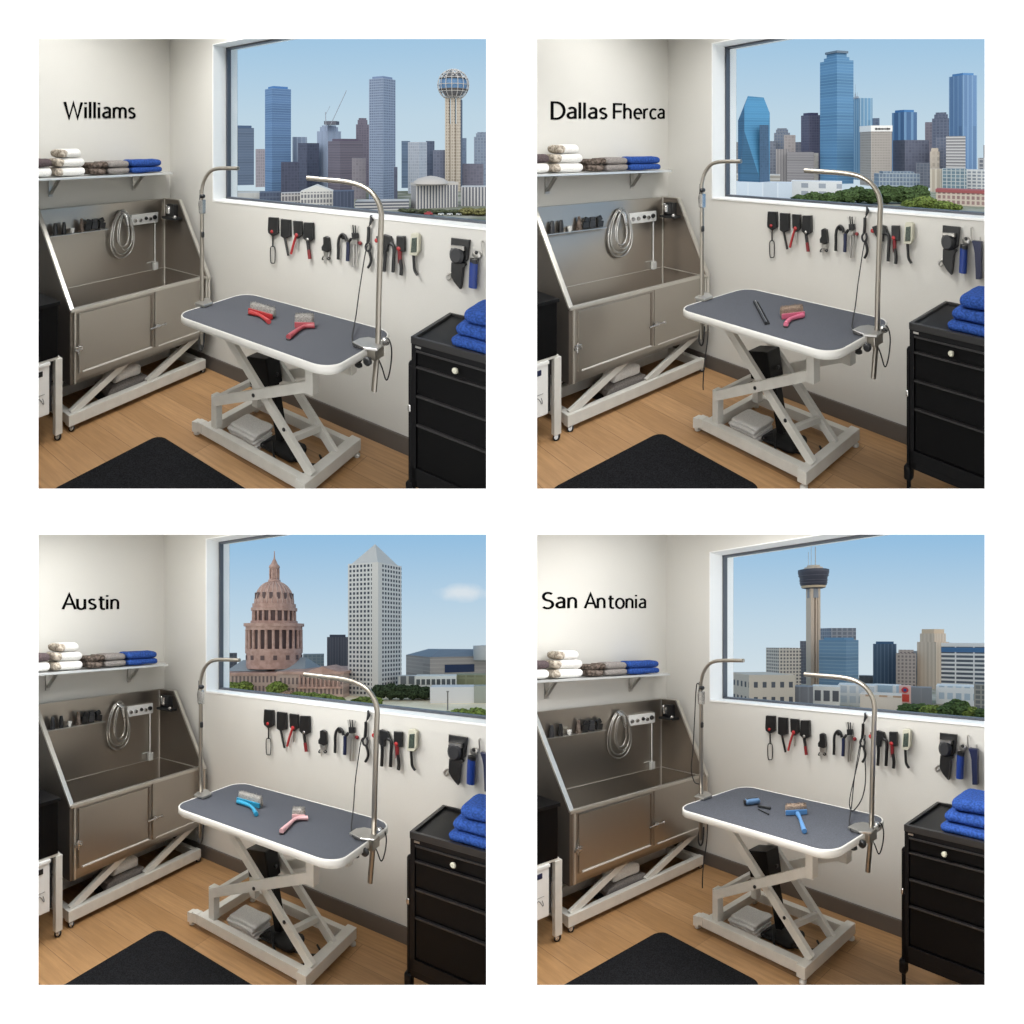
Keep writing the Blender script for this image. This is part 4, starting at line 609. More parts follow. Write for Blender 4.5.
def cabinet(k):
    d = CAB[k]; u0 = 2.33+d[0]; v1 = .53+d[1]; h1 = .85+d[2]; v0 = .115+d[1]; u1 = u0+.48
    t = thing('drawer_cabinet', 'tall black rolling drawer cabinet with blue towels on top, %s' % TAG[k], 'cabinet', (u0+.2, .3, 0), 'black drawer cabinets')
    hb = .25
    b = MB(); b.box((u0, v0, hb), (u1, v1-.012, h1-.012), .003); b.build('carcass', 'black_metal', t)
    b = MB(); e = .014
    b.box((u0-.002, v0, h1-.02), (u1, v0+e, h1), .002); b.box((u0-.002, v0, h1-.02), (u0+e, v1+.004, h1), .002); b.box((u0-.002, v1-e, h1-.03), (u1, v1+.004, h1), .003); b.build('top_edge', 'edge_black', t)
    b = MB(); b.box((u0, v1-.014, hb), (u0+.02, v1+.002, h1-.03), .002); b.box((u0, v1-.014, hb), (u1, v1+.002, hb+.05), .002); b.box((u0, v1-.014, h1-.06), (u1, v1+.001, h1-.03), .002); b.build('front_frame', 'black_metal', t)
    lev = [.795, .728, .606, .484, .30]; lev = [x+d[2]*.9 for x in lev]; lev[-1] = .295
    for i in range(4):
        b = MB(); b.box((u0+.024, v1-.011, lev[i+1]+.012), (u1, v1-.003, lev[i]-.004), .003); dr = b.build('drawer', 'drawer_black', t)
        b = MB(); b.box((u0+.022, v1-.012, lev[i]-.006), (u1, v1+.006, lev[i]+.002), .002); b.build('drawer_lip', 'edge_black', dr)
        if i == 0:
            b = MB(); b.lathe([(.005,0),(.005,.010),(.0105,.014),(.0125,.022),(.008,.028)], (u0+.19, v1-.004, .765+d[2]*.9), 12, V); b.build('knob', 'beige_plastic', dr)
    b = MB(); b.box((u0+.018, v1+.001, h1-.043), (u0+.042, v1+.003, h1-.035)); b.build('badge', 'steel', t)
    # side handle rail and casters
    b = MB(); b.tube(crom([(u0-.004, v1-.03, .73+d[2]), (u0-.017, v1-.03, .72+d[2]), (u0-.018, v1-.03, .68+d[2]), (u0-.018, v1-.03, .40), (u0-.018, v1-.03, .14), (u0-.018, v1-.03, .05)], 4), .010, 8); b.soft((u0-.036,v1-.05,.15),(u0,v1-.01,.215),.01,5); b.build('side_rail', 'black_metal', t)
    b = MB(); b.soft((u0-.028, v1-.035, .515+d[2]), (u0-.012, v1-.015, .545+d[2]), .006, 4); b.build('rail_clip', 'chrome', t)
    b = MB(); b.box((u0, v0, hb-.03), (u0+.03, v1, hb+.01), .003); b.box((u0, v1-.03, hb-.03), (u1, v1, hb), .003); b.build('base_frame', 'black_metal', t)
    for (u, v) in ((u0+.03, v0+.05), (u1-.04, v1-.04), (u1-.04, v0+.05)):
        b = MB(); b.box((u-.012, v-.012, .06), (u+.012, v+.012, hb)); b.build('leg', 'black_metal', t)
        caster(t, u, v, .07, .032, frame='black_metal')
    caster(t, u0-.018, v1-.03, .06, .028, frame='black_metal')
    z = h1-.0115; g = 'blue towels on the drawer cabinets'
    for i, (a, c, hh, w) in enumerate(((.155, .0, .042, 'bottom'), (.165, .043, .05, 'middle'), (.19, .094, .055, 'top'))):
        b = MB(); b.soft((u0+a, v0+.12, z+c+.002), (u0+a+.27, v1-.02-.02*i, z+c+hh+.002), hh*.55, 9, .004, 12)
        b.build('folded_towel', 'towel_blue', None, label='%s blue towel of three on the drawer cabinet, %s' % (w, TAG[k]), cat='towel', group=g)

def cart(k):
    t = thing('utility_cart', 'black topped cart on a white post at the left edge, %s' % TAG[k], 'cart', (.3, 1.3, 0), 'black carts at the left edge')
    b = MB(); b.box((.06, 1.20, .475), (.545, 1.42, .765), .004); b.build('black_box', 'drawer_black', t)
    b = MB(); b.box((.05, 1.19, .765), (.555, 1.43, .785), .004); b.build('lid', 'black_metal', t)
    b = MB(); b.box((.51, 1.175, .035), (.545, 1.215, .46), .003); b.build('post', 'white_metal', t)
    b = MB(); b.box((.08, 1.175, .035), (.11, 1.215, .475), .003); b.box((.06, 1.19, .46), (.54, 1.42, .475)); b.build('rear_post', 'white_metal', t)
    b = MB(); b.box((.10, 1.215, .16), (.50, 1.245, .45), .003); b.build('inner_panel', 'charcoal_plastic', t)
    caster(t, .53, 1.195, .04, .019); caster(t, .12, 1.195, .04, .019)
    w = thing('storage_bin', 'white plastic bin with a handle slot on the cart, %s' % TAG[k], 'bin', (.3, 1.35, .15), 'white bins at the left edge')
    b = MB(); b.box((.14, 1.252, .175), (.55, 1.44, .458), .008); bn = b.build('bin', 'white_plastic', w)
    b = MB(); b.box((.13, 1.249, .445), (.557, 1.44, .462), .004); b.build('bin_lip', 'white_plastic', w)
    b = MB(); b.box((.545, 1.29, .395), (.553, 1.34, .425), .004); b.build('handle_slot', 'navy_plastic' if k in (1,3) else 'black_plastic', w)
    b = MB(); z = .26
    P = [(.5515, 1.30+.022*math.cos(a*.5)*(1-.05*a), z+.018*math.sin(a*.9)) for a in range(0, 9)]
    b.tube(crom(P, 3), .0018, 5); b.tube([(.5515,1.28,z+.035),(.5515,1.33,z+.033)], .0012, 5); b.build('scribbled_mark', 'drawn_mark', w)

def mats(k):
    u0, v0 = MATP[k]
    r = .06; P = []
    for cx, cy, s in ((u0+.78-r, v0+.66-r, 0), (u0+r, v0+.66-r, 1), (u0+r, v0+r, 2), (u0+.78-r, v0+r, 3)):
        for i in range(7):
            a = math.pi/2*(s+i/6); P.append((cx+r*math.cos(a), cy+r*math.sin(a)))
    b = MB(); b.prism(P, (0,0,.0005), U, V, H, .012, .004)
    b.build('floor_mat', 'floor_mat', None, label='black speckled rubber floor mat in the foreground, '+TAG[k], cat='mat', group='anti-fatigue floor mats')

def tools(k):
    L = list(TOOLS if k == 0 else TOOLS)
    us, dh, hs = TOFF[k]
    mv = lambda p: (p[0]+us*(p[0]-.85), p[1]+dh+hs*(p[0]-.85))
    du = 0
    for nm, cat, label, parts in TOOLS:
        if nm == 'grooming_shears' and k == 0: continue
        allp = []
        p0 = parts[0][3]; q = p0[0] if isinstance(p0, list) else p0
        q = mv(q); t = thing(nm, label+', '+TAG[k], cat, (q[0], .0, q[1]), 'tools hung on the wall')
        for p in parts:
            b = MB(); kd = p[2]; v = .006
            S = lambda pts: [mv(p_) for p_ in pts]
            if kd == 'P': b.prism(S(p[3]), (0, v, 0), U, H, V, p[4], .003)
            elif kd == 'T':
                pts = S(p[3]); r = p[4]
                P = crom([(a, v+r+.006, c) for a, c in pts], 4) if len(pts) > 2 else [(a, v+r+.006, c) for a, c in pts]
                b.tube(P, r, 8)
            elif kd == 'D':
                a, c = S([p[3]])[0]; r, th = p[4], p[5]
                r *= .85; b.lathe([(r, 0), (r, th*.6), (r*.8, th*.75), (.001, th*.75)], (a, v, c), 16, V, cap=False)
            elif kd == 'E':
                a, c = S([p[3]])[0]; ra = abs(p[4][0]-p[3][0]); rb = abs(p[5][1]-p[3][1]); th = p[6]
                pts = [(a+ra*math.cos(x*math.pi/10), c+rb*math.sin(x*math.pi/10)) for x in range(20)]
                b.prism(pts, (0, v, 0), U, H, V, th, .012)
            b.build(p[0], p[1], t)
        # wall hook
        b = MB(); hx, hz = q
        b.tube([(hx, .0, hz), (hx, .012, hz)], .003, 6); b.build('wall_peg', 'steel', t)
    t = thing('grooming_loop', 'black nylon grooming loop with buckle hanging under the window sill, %s' % TAG[k], 'loop', (1.8, 0, 1.1), 'grooming loops')
    S = lambda pts, v=.018: [(mv(p_)[0], v, mv(p_)[1]) for p_ in pts]
    b = MB(); b.tube(S(LEASH['hook']), [.004,.011,.006], 8); hk = mv(LEASH['hook'][0]); b.tube([(hk[0],0,hk[1]),(hk[0],.02,hk[1])],.003,6); b.build('snap_hook', 'black_plastic', t)
    b = MB(); b.tube(crom(S(LEASH['strap']), 4), .0095, 8); b.tube(S([LEASH['hook'][2], LEASH['strap'][0]]), .003, 6); b.build('strap', 'black_plastic', t)
    b = MB(); b.tube(crom(S(LEASH['buckle']), 4), .0065, 8); b.build('buckle', 'charcoal_plastic', t)
    b = MB(); b.tube(crom(S(LEASH['tail']), 4), [.008]*13, 8); b.build('tail', 'black_plastic', t)

def brush(k, s):
    z0 = TABLE[k]['ht']+.0025; (ax, ay), (bx, by) = s['pad']; A = Vector((ax, ay, z0)); B = Vector((bx, by, z0)); hp = s['hp']
    t = thing('grooming_brush', s['label']+', on the table, '+TAG[k], 'brush', ((ax+bx)/2, (ay+by)/2, z0), None)
    d = (B-A); L = d.length; d.normalize(); n = Vector((0,0,1)).cross(d).normalized()
    # toothed pad standing on its edge
    b = MB(); b.soft((-.004, -.028, .004), (L+.004, .010, hp), .015, 8, .003, 40, (d, n, Vector((0,0,1))), A); pad = b.build('bristle_pad', s['bris'], t)
    # spiky outer bristles
    b = MB(); rng = random.Random(3)
    for i in range(90):
        x = rng.uniform(0, L); y = rng.uniform(-.024, .006); b.tube([A+d*x+n*y+Vector((0,0,hp-.012)), A+d*(x+rng.uniform(-.004,.004))+n*(y+rng.uniform(-.003,.003))+Vector((0,0,hp+rng.uniform(.001,.006)))], .0009, 3)
    b.build('bristles', s['bris'], t, kind='stuff')
    sg = n if (Vector((s['path'][0][0], s['path'][0][1], 0))-A.xy.to_3d()).dot(n) > 0 else -n
    b = MB(); b.obox(A+d*L/2+sg*.013+Vector((0,0,.014)), (d, n, H), (L/2+.004, .005, .013), .003); b.build('head_plate', s['col'], t)
    pts = [Vector((p[0], p[1], z0+.012)) for p in s['path']]; P = crom(pts, 5); m = len(P)
    b = MB(); b.tube(P, [.0085+.004*abs(math.cos(math.pi*i/(m-1)*.9)) for i in range(m)], 10); b.build('handle', s['col'], t)
    e = P[0]; b = MB(); b.lathe([(.0125,0),(.0125,.004)], e+Vector((0,0,-.0115)), 10); b.build('handle_end', 'black_plastic', t)

def tabletop_items(k):
    for s in BRUSHES[k]: brush(k, s)
    if k == 1:
        (ax, ay), (bx, by) = COMB; zt_ = TABLE[k]['ht']+.0018; A = Vector((ax, ay, zt_)); B = Vector((bx, by, zt_)); d = (B-A).normalized(); n = Vector((0,0,1)).cross(d)
        t = thing('grooming_comb', 'slim black comb with a pale spine stripe lying on the grey table top', 'comb', A)
        L = (B-A).length
        b = MB(); b.obox((A+B)/2+Vector((0,0,.008))+n*.008, (d, n, H), (L/2, .006, .0075), .002); b.build('spine', 'black_plastic', t)
        b = MB(); b.obox((A+B)/2+Vector((0,0,.0155))+n*.004, (d, n, H), (L/2-.004, .0014, .0008)); b.build('stripe', 'steel', t)
        b = MB()
        for i in range(34): b.obox(A+d*(.006+i*(L-.012)/33)+Vector((0,0,.004))-n*.005, (d, n, H), (.0012, .008, .003))
        b.build('teeth', 'black_plastic', t, kind='stuff')
    if k == 3:
        P = [Vector((x, y, TABLE[3]['ht']+.0035)) for x, y in CLIP4]
        t = thing('cordless_clipper', 'blue and black pet clipper lying on the table with its prongs to the right', 'clipper', P[1])
        c = P[1]; d = (P[2]-P[0]).normalized(); n = Vector((0,0,1)).cross(d)
        b = MB(); b.soft((-.045,-.026,0),(.045,.026,.032),.016,7,.002,30,(d,n,Vector((0,0,1))),c); b.build('body', 'steel_blue_plastic', t)
        b = MB(); b.soft((-.050,-.012,.004),(-.036,.02,.03),.007,5,0,9,(d,n,Vector((0,0,1))),c); b.obox(c+Vector((0,0,.033)), (d,n,H), (.032,.007,.002), .001); b.build('black_trim', 'black_plastic', t)
        for a, e, r in ((P[3], P[4], .006), (P[5], P[6], .003)):
            b = MB(); b.tube([a+Vector((0,0,r)), e+Vector((0,0,r))], r, 8); b.lathe([(r,0),(r*1.6,.003),(r,.008)], e+Vector((0,0,r)), 8, (e-a)); b.build('prong', 'black_plastic', t)

def arc(cx, cy, rx, ry, a0, a1, n=14):
    return [(cx+rx*math.cos(math.radians(a0+(a1-a0)*i/n)), cy+ry*math.sin(math.radians(a0+(a1-a0)*i/n))) for i in range(n+1)]
# letter strokes, cap height 1, lower case height .74: (strokes, advance)
_a = [[(.10,.62)]+arc(.245,.53,.165,.165,125,0,8)+[(.41,.0)], [(.41,.40),(.28,.40)]+arc(.21,.205,.16,.16,100,300,12)+[(.35,.08),(.41,.17)]]
GLY = {
 'W': ([[(0,1),(.21,0),(.42,.95),(.63,0),(.84,1)]], 1.0), 'i': ([[(0,0),(0,.70)], [(0,.89),(0,1.0)]], 0.2), 'l': ([[(0,0),(0,1.04)]], 0.2),
 'a': (_a, 0.6), 'm': ([[(0,0),(0,.70)], [(0,.42)]+arc(.175,.50,.165,.19,160,0,9)+[(.34,0)], [(.34,.42)]+arc(.51,.50,.165,.19,160,0,9)+[(.675,0)]], 0.86),
 's': ([arc(.20,.535,.155,.145,35,250,10)+arc(.19,.185,.175,.165,80,-140,12)], 0.5),
 'D': ([[(0,0),(0,1),(.2,1)]+arc(.2,.5,.36,.5,88,-88,16)+[(.2,0),(0,0)]], 0.7), 'F': ([[(0,0),(0,1),(.46,1)], [(0,.5),(.42,.5)]], 0.55),
 'h': ([[(0,0),(0,1.05)], [(0,.42)]+arc(.19,.48,.18,.21,160,0,9)+[(.37,0)]], 0.56), 'e': ([[(.02,.38),(.42,.38)]+arc(.22,.35,.21,.345,5,300,18)], 0.555),
 'r': ([[(0,0),(0,.70)], [(0,.40)]+arc(.2,.45,.2,.24,165,75,6)], 0.355), 'c': ([arc(.23,.345,.22,.35,50,310,18)], 0.48),
 'A': ([[(0,0),(.30,1),(.60,0)], [(.10,.34),(.50,.34)]], 0.665), 'u': ([[(0,.70),(0,.25)]+arc(.185,.22,.18,.215,185,345,9), [(.37,.70),(.37,0)]], 0.56),
 't': ([[(.10,.90),(.10,.18)]+arc(.22,.14,.12,.13,175,280,6)+[(.30,.02)], [(-.03,.68),(.28,.68)]], 0.42), 'n': ([[(0,0),(0,.70)], [(0,.42)]+arc(.19,.48,.18,.21,160,0,9)+[(.37,0)]], 0.56),
 'S': ([arc(.27,.745,.225,.245,40,255,12)+arc(.24,.245,.25,.255,78,-142,14)], 0.6), 'o': ([arc(.24,.35,.235,.35,90,450,22)], 0.6), ' ': ([], .22)}
def lettering(k):
    t, a, c, ch = LETTERS[k]
    x = 0.; strokes = []; word = 0; wid = []
    for q in t:
        if q == ' ': word += 1
        st, adv = GLY[q]; lo = min([p[0] for z in st for p in z] or [0])
        ox = x-lo
        for z in st: strokes.append([(p[0]+ox, p[1]) for p in z]); wid.append(word)
        x += adv-(lo if q in 'as' else 0)+.035
    w = max(p[0] for z in strokes for p in z); A = Vector((0, a[0], a[1])); B = Vector((0, c[0], c[1]))
    hw = .064; MBS = [MB() for _ in range(word+1)]
    for j_, z in enumerate(strokes):
        b = MBS[wid[j_]]
        n = len(z); L_, R_ = [], []
        closed = n > 3 and math.hypot(z[0][0]-z[-1][0], z[0][1]-z[-1][1]) < .01
        if closed: z = z[:-1]; n -= 1
        for i in range(n):
            p0 = z[i-1] if (closed or i) else None; p1 = z[(i+1) % n] if (closed or i < n-1) else None
            d1 = Vector((z[i][0]-p0[0], z[i][1]-p0[1])).normalized() if p0 else None; d2 = Vector((p1[0]-z[i][0], p1[1]-z[i][1])).normalized() if p1 else None
            d = ((d1 or d2)+(d2 or d1)).normalized(); m = Vector((-d.y, d.x)); f = 1/max(.45, m.dot(Vector((-(d1 or d2).y, (d1 or d2).x))))
            L_.append((z[i][0]+m.x*hw*f, z[i][1]+m.y*hw*f)); R_.append((z[i][0]-m.x*hw*f, z[i][1]-m.y*hw*f))
        M = lambda p, e: A + (B-A)*(.012+.976*p[0]/w) + Vector((e, 0, p[1]*ch*.93))
        e1 = .0045+.00005*(j_ % 3); vs = [M(p, e1) for p in L_]+[M(p, e1) for p in R_]+[M(p, .0005) for p in L_]+[M(p, .0005) for p in R_]
        fs = []; rg = range(n if closed else n-1)
        for i in rg:
            q = (i+1) % n; fs += [(i, q, n+q, n+i), (2*n+i, 3*n+i, 3*n+q, 2*n+q), (i, 2*n+i, 2*n+q, q), (n+i, n+q, 3*n+q, 3*n+i)]
        if not closed: fs += [(0, n, 3*n, 2*n), (n-1, 3*n-1, 4*n-1, 2*n-1)]
        b.add(vs, fs)
    lb = 'black wall lettering reading %s above the towel shelf' % t
    if word == 0: MBS[0].build('wall_lettering', 'lettering', None, label=lb, cat='lettering')
    else:
        r = thing('wall_lettering', lb, 'lettering', (0, a[0], a[1]))
        for m_ in MBS: m_.build('word', 'lettering', r)

# ------------------------------------------------------------------ outside: one city per window
def city_frame(k):
    return Frame((1,0,0), (0,1,[.405,.405,-.4067,-.4067][k]), (0,0,1), (0,0,EYE))
GZ = -30.
def bquad(b, P, Q, z0, z1, u0=0.):
    """one facade face from plan point P to Q with a metre UV"""
    L = math.hypot(Q[0]-P[0], Q[1]-P[1])
    b.add([(P[0],P[1],z0),(Q[0],Q[1],z0),(Q[0],Q[1],z1),(P[0],P[1],z1)], [(0,1,2,3)], False, [[(u0,z0-GZ),(u0+L,z0-GZ),(u0+L,z1-GZ),(u0,z1-GZ)]])
def block(b, P4, z0, z1, roofs=True):
    for i in range(4): bquad(b, P4[i], P4[(i+1) % 4], z0, z1)
    if roofs: b.add([(p[0],p[1],z1) for p in P4], [(0,1,2,3)], False, [[(.0,.0)]*4])
def foot(x, y, th, a, bb, ia=0., ib=0., ja=None, jb=None):
    """corner footprint; ia/ib inset at the near corner, ja/jb at the far ends (shares)"""
    ja = ia if ja is None else ja; jb = ib if jb is None else jb
    L = Vector((-math.cos(th), math.sin(th))); Rr = Vector((math.sin(th), math.cos(th))); c = Vector((x, y))
    f = lambda s, t: c + L*a*s + Rr*bb*t
    return [f(ia, ib), f(ia, 1-jb), f(1-ja, 1-jb), f(1-ja, ib)]
def shade(c, f): return tuple(min(255, int(x*f)) for x in c)
CATS = dict(skyscraper='skyscraper', office_tower='tower', office_building='building', low_building='building', hotel='hotel', arena='arena', parking_garage='garage', canopy_building='shelter', apartment_tower='apartments', shop_building='shop', sign_building='building')
def build_city(k):
    global R
    R = city_frame(k)
    win = ['top left window', 'top right window', 'bottom left window', 'bottom right window'][k]
    for i, (nm, label, x, y, th, a, bb, zt, m, roof) in enumerate(CITIES[k]):
        gl, frc, gx, gy, fx, fy = m; s = y/600.
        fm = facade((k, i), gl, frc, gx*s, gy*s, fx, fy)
        t = thing(nm, label+', in the '+win, CATS[nm], (x, y, GZ))
        plain = mat('wall_%d_%d' % (k, i), shade(frc, .95), .7, spec=.2)
        top = zt
        if roof == 'step':
            top = zt-(zt-GZ)*.09 if nm != 'skyscraper' else zt-2.2
        if roof == 'arena': top = zt
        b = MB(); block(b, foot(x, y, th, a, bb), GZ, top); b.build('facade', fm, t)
        P = foot(x, y, th, a, bb)
        if roof == 'box':
            b = MB(); block(b, foot(x, y, th, a, bb, .12, .12), top, top+1.6*s*1.5); b.build('roof_box', plain, t)
        elif roof == 'step':
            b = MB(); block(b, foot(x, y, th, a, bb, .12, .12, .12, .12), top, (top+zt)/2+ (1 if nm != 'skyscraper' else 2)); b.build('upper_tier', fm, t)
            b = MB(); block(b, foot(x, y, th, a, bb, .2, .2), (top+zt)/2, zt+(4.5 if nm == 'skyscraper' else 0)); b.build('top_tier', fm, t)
            if nm == 'skyscraper':
                b = MB(); block(b, foot(x, y, th, a, bb, .15, .15), zt+4.5, zt+6.5); b.build('crown', mat('crown_grey', (96,112,128), .6), t)
        elif roof == 'dome':
            c = (P[0]+P[2])/2; b = MB(); b.lathe([(9,0),(8.6,1.2),(6.5,2.6),(3,3.6),(.2,4)], (c.x-1.5, c.y-4, zt), 24); b.build('dome', plain, t)
            b = MB(); block(b, foot(x, y, th, a, bb, -.01, -.01), zt-1.0, zt+.4); b.build('cornice', plain, t)
        elif roof == 'gable':
            b = MB(); z1 = zt+3.2; mid = (P[0]+P[3])/2; mid2 = (P[1]+P[2])/2
            b.add([(P[0].x,P[0].y,zt),(P[3].x,P[3].y,zt),(mid.x,mid.y,z1),(P[1].x,P[1].y,zt),(P[2].x,P[2].y,zt),(mid2.x,mid2.y,z1)], [(0,1,2),(3,5,4),(0,2,5,3),(1,4,5,2)]); b.build('roof', mat('white_roof', (206,204,198), .7), t)
        elif roof == 'redroof':
            b = MB(); block(b, foot(x, y, th, a, bb, -.01, -.02), zt, zt+1.6); b.build('roof', mat('red_roof', (158,84,84), .8), t)
        elif roof == 'spire':
            for q, hh, r in ((.5, 15, .8), (.25, 6, 1.6), (.75, 5, 1.4)):
                pp = P[0].lerp(P[3], q); b = MB(); b.lathe([(r,0),(r*.7,hh*.3),(.15,hh*.4),(.1,hh)], (pp.x, pp.y+1, zt), 8); b.build('spire', mat('spire_grey', (136,146,158), .6), t)
        elif roof == 'sign':
            sw = mat('sign_white', (232,230,226), .6)
            b = MB(); block(b, foot(x, y, th, a, bb, -.015, -.015), zt-4.6, zt+.4); b.build('sign_band', sw, t)
            b = MB(); A2 = Vector(foot(x, y, th, a, bb, -.03, -.03)[0]); Rr = Vector((math.sin(th), math.cos(th))); nn = Vector((Rr.y, -Rr.x))
            rg = random.Random(2); xx = .22*bb
            while xx < .88*bb:
                w = rg.uniform(.5, 1.3); hh = rg.uniform(.9, 1.7); b.obox((A2.x+Rr.x*(xx+w/2), A2.y+Rr.y*(xx+w/2), zt-2.4), ((Rr.x,Rr.y,0),(nn.x,nn.y,0),(0,0,1)), (w/2, .15, hh/2)); xx += w+.35
            b.build('sign_letters', mat('sign_dark', (60,58,60), .6), t)
        elif roof == 'pyramid':
            e = foot(x, y, th, a, bb, .06, .06); c = (e[0]+e[2])/2
            hp = (562-540)/600*y
            b = MB(); b.add([(q.x,q.y,zt) for q in e]+[(c.x,c.y,zt+hp)], [(0,1,4),(1,2,4),(2,3,4),(3,0,4),(3,2,1,0)]); b.build('pyramid_roof', mat('pyramid_grey', (196,196,194), .6), t)
            b = MB(); 
            L = Vector((-math.cos(th), math.sin(th))); Rr = Vector((math.sin(th), math.cos(th)))
            q0 = Vector((x,y)); n0 = (L+Rr).normalized()*-.15
            for dv, ln in ((L, a*.20), (Rr, bb*.17)):
                p = q0+n0; q2 = p+dv*ln; bquad(b, p, q2, GZ, zt)
            b.build('corner_band', mat('white_concrete', (208,206,204), .7), t)
        elif roof == 'arena':
            dk = mat('arena_roof', (112,124,138), .6); b = MB(); zz = zt; rise = 7/600*y
            e = foot(x, y, th, a, bb); A, Bq, Cq, Dq = e
            f1 = A.lerp(Bq, .0)
            b.add([(A.x,A.y,zz),(Bq.x,Bq.y,zz),(Dq.x,Dq.y,zz),(Cq.x,Cq.y,zz)]+[(A.lerp(Cq,.22).x,A.lerp(Cq,.22).y,zz+rise),(Bq.lerp(Dq,.18).x,Bq.lerp(Dq,.18).y,zz+rise),(Dq.lerp(Bq,.25).x,Dq.lerp(Bq,.25).y,zz+rise)], [(0,1,5,4),(2,0,4,6),(1,3,6,5),(3,2,6),(4,5,6)]); b.build('roof', dk, t)
            Rr = Vector((math.sin(th), math.cos(th))); nn = Vector((Rr.y, -Rr.x))
            p = A+Rr*bb*.20+nn*.2; q = A+Rr*bb*.62+nn*.2; b = MB(); bquad(b, p, q, zt-16/600*y, zt-8/600*y); b.build('glass_front', mat('arena_glass', (36,52,88), .5), t)
            c = A+Rr*bb*.80; b = MB(); b.lathe([(7.5,-2),(7.5,6),(0.1,6.4)], (c.x, c.y-3, zt), 20); b.build('stair_drum', mat('pale_drum', (182,186,188), .7), t)
        elif roof == 'deco':
            b = MB(); block(b, foot(x, y, th, a, bb, .12, .05, .12, .05), zt, zt+8.6/600*y*1.0); b.build('upper_tier', fm, t)
            b = MB(); block(b, foot(x, y, th, a, bb, .18, .1, .18, .1), zt+8.6/600*y, zt+13/600*y); b.build('crown', mat('cream_stone', (220,198,172), .7), t)
        elif roof == 'band':
            b = MB(); block(b, foot(x, y, th, a, bb, -.005, -.01), zt-.6, zt+1.0); b.build('roof_edge', mat('hotel_white', (226,228,232), .6), t)
            b = MB(); block(b, foot(x, y, th, a, bb, -.004, -.008), zt-4.2, zt-1.6, False); b.build('top_glazing', mat('hotel_glass', (72,116,164), .4), t)
        elif roof == 'shopsign':
            L = Vector((-math.cos(th), math.sin(th))); nn = Vector((-L.y, L.x)); nn = nn if nn.y < 0 else -nn
            base = Vector(P[0])+nn*.15; o = lambda f: base+L*a*f
            for (f0, f1, z0, z1, mm, nmn) in ((.15,.9,zt-18,zt-9.5,'sign_red','red_panel'),):
                b = MB(); p, q = o(f0), o(f1); bquad(b, p, q, z0*s*1.0 if False else zt-16*s, zt-8.5*s); b.build(nmn, mat('sign_red', (206,72,60), .6), t)
            c = o(.5); b = MB(); b.lathe([(3.0*s,0),(3.0*s,.3)], (c.x, c.y, zt-4.2*s), 20, (nn.x, nn.y, 0)); d = b.build('sign_disc', mat('sign_disc_red', (196,60,64), .6), t)
            b = MB(); b.lathe([(1.5*s,.3),(1.5*s,.5)], (c.x, c.y, zt-4.2*s), 20, (nn.x, nn.y, 0)); b.build('disc_centre', mat('sign_blue', (50,70,130), .6), d)
    # ground and planting
    hy = [150,150,637,637][k]
    def at(px, py_row):
        D = 18000./(py_row-hy); return ((px-512)/600.*D, D)
    xa, xb = [(-330,-2),(60,420),(-330,-2),(60,420)][k]
    gn = 220 if k < 2 else 60
    b = MB()
    s0, s1 = [(-.62,-.02),(.3,.95),(-1.3,.0),(.0,1.5)][k]
    b.add([(s0*gn,gn,GZ),(s1*gn,gn,GZ),(s1*440,440,GZ),(s0*440,440,GZ)], [(0,1,2,3)])
    b.build('city_ground', mat('city_ground_%d' % k, [(160,158,148),(160,160,150),(250,238,212),(196,190,178)][k], .9, scale=.06, col2=[(112,116,98),(112,120,94),(232,218,190),(150,148,130)][k], spec=.1), kind='structure')
    tints = [(88,92,70),(120,116,76),(74,92,56),(110,124,64),(150,126,106),(58,70,50)]
    names = ['olive roadside tree','yellowing roadside tree','mid green leafy tree','bright green leafy bush','brown shrub','dark green tree']
    cnt = {}
    for i, (x, y, hw, hh, tint, _) in enumerate(TREES[k]):
        lab = names[tint]
        t = thing('tree', lab+' seen low through the '+win, 'tree', (x, y, GZ), lab+'s outside the '+win)
        b = MB(); bm = bmesh.new(); bmesh.ops.create_icosphere(bm, subdivisions=4, radius=1)
        rg = Vector((i*7.3, k*3.1, 0)); vs = []
        for v in bm.verts:
            n1 = noise.noise(v.co*2.2+rg)*.45 + noise.noise(v.co*6+rg)*.35 + noise.noise(v.co*14+rg)*.22
            p = v.co*(1+n1*.55); vs.append((x+p.x*hw, y+p.y*hw, GZ+hh*.56+p.z*hh*.46))
        bm.verts.index_update(); b.add(vs, [[v.index for v in f.verts] for f in bm.faces]); bm.free()
        b.build('foliage', mat('foliage_%d' % tint, shade(tints[tint], 1.18), .9, scale=1.1, col2=shade(tints[tint], .6), spec=.1), t)
        b = MB(); b.tube([(x, y, GZ), (x+.1, y, GZ+hh*.3)], [.35, .22], 7); b.build('trunk', mat('bark', (88,74,60), .9), t)
    if k == 0: tower_ball(); crane(); traffic()
    if k == 1: faceted()
    if k == 2: capitol()
    if k == 3: needle()

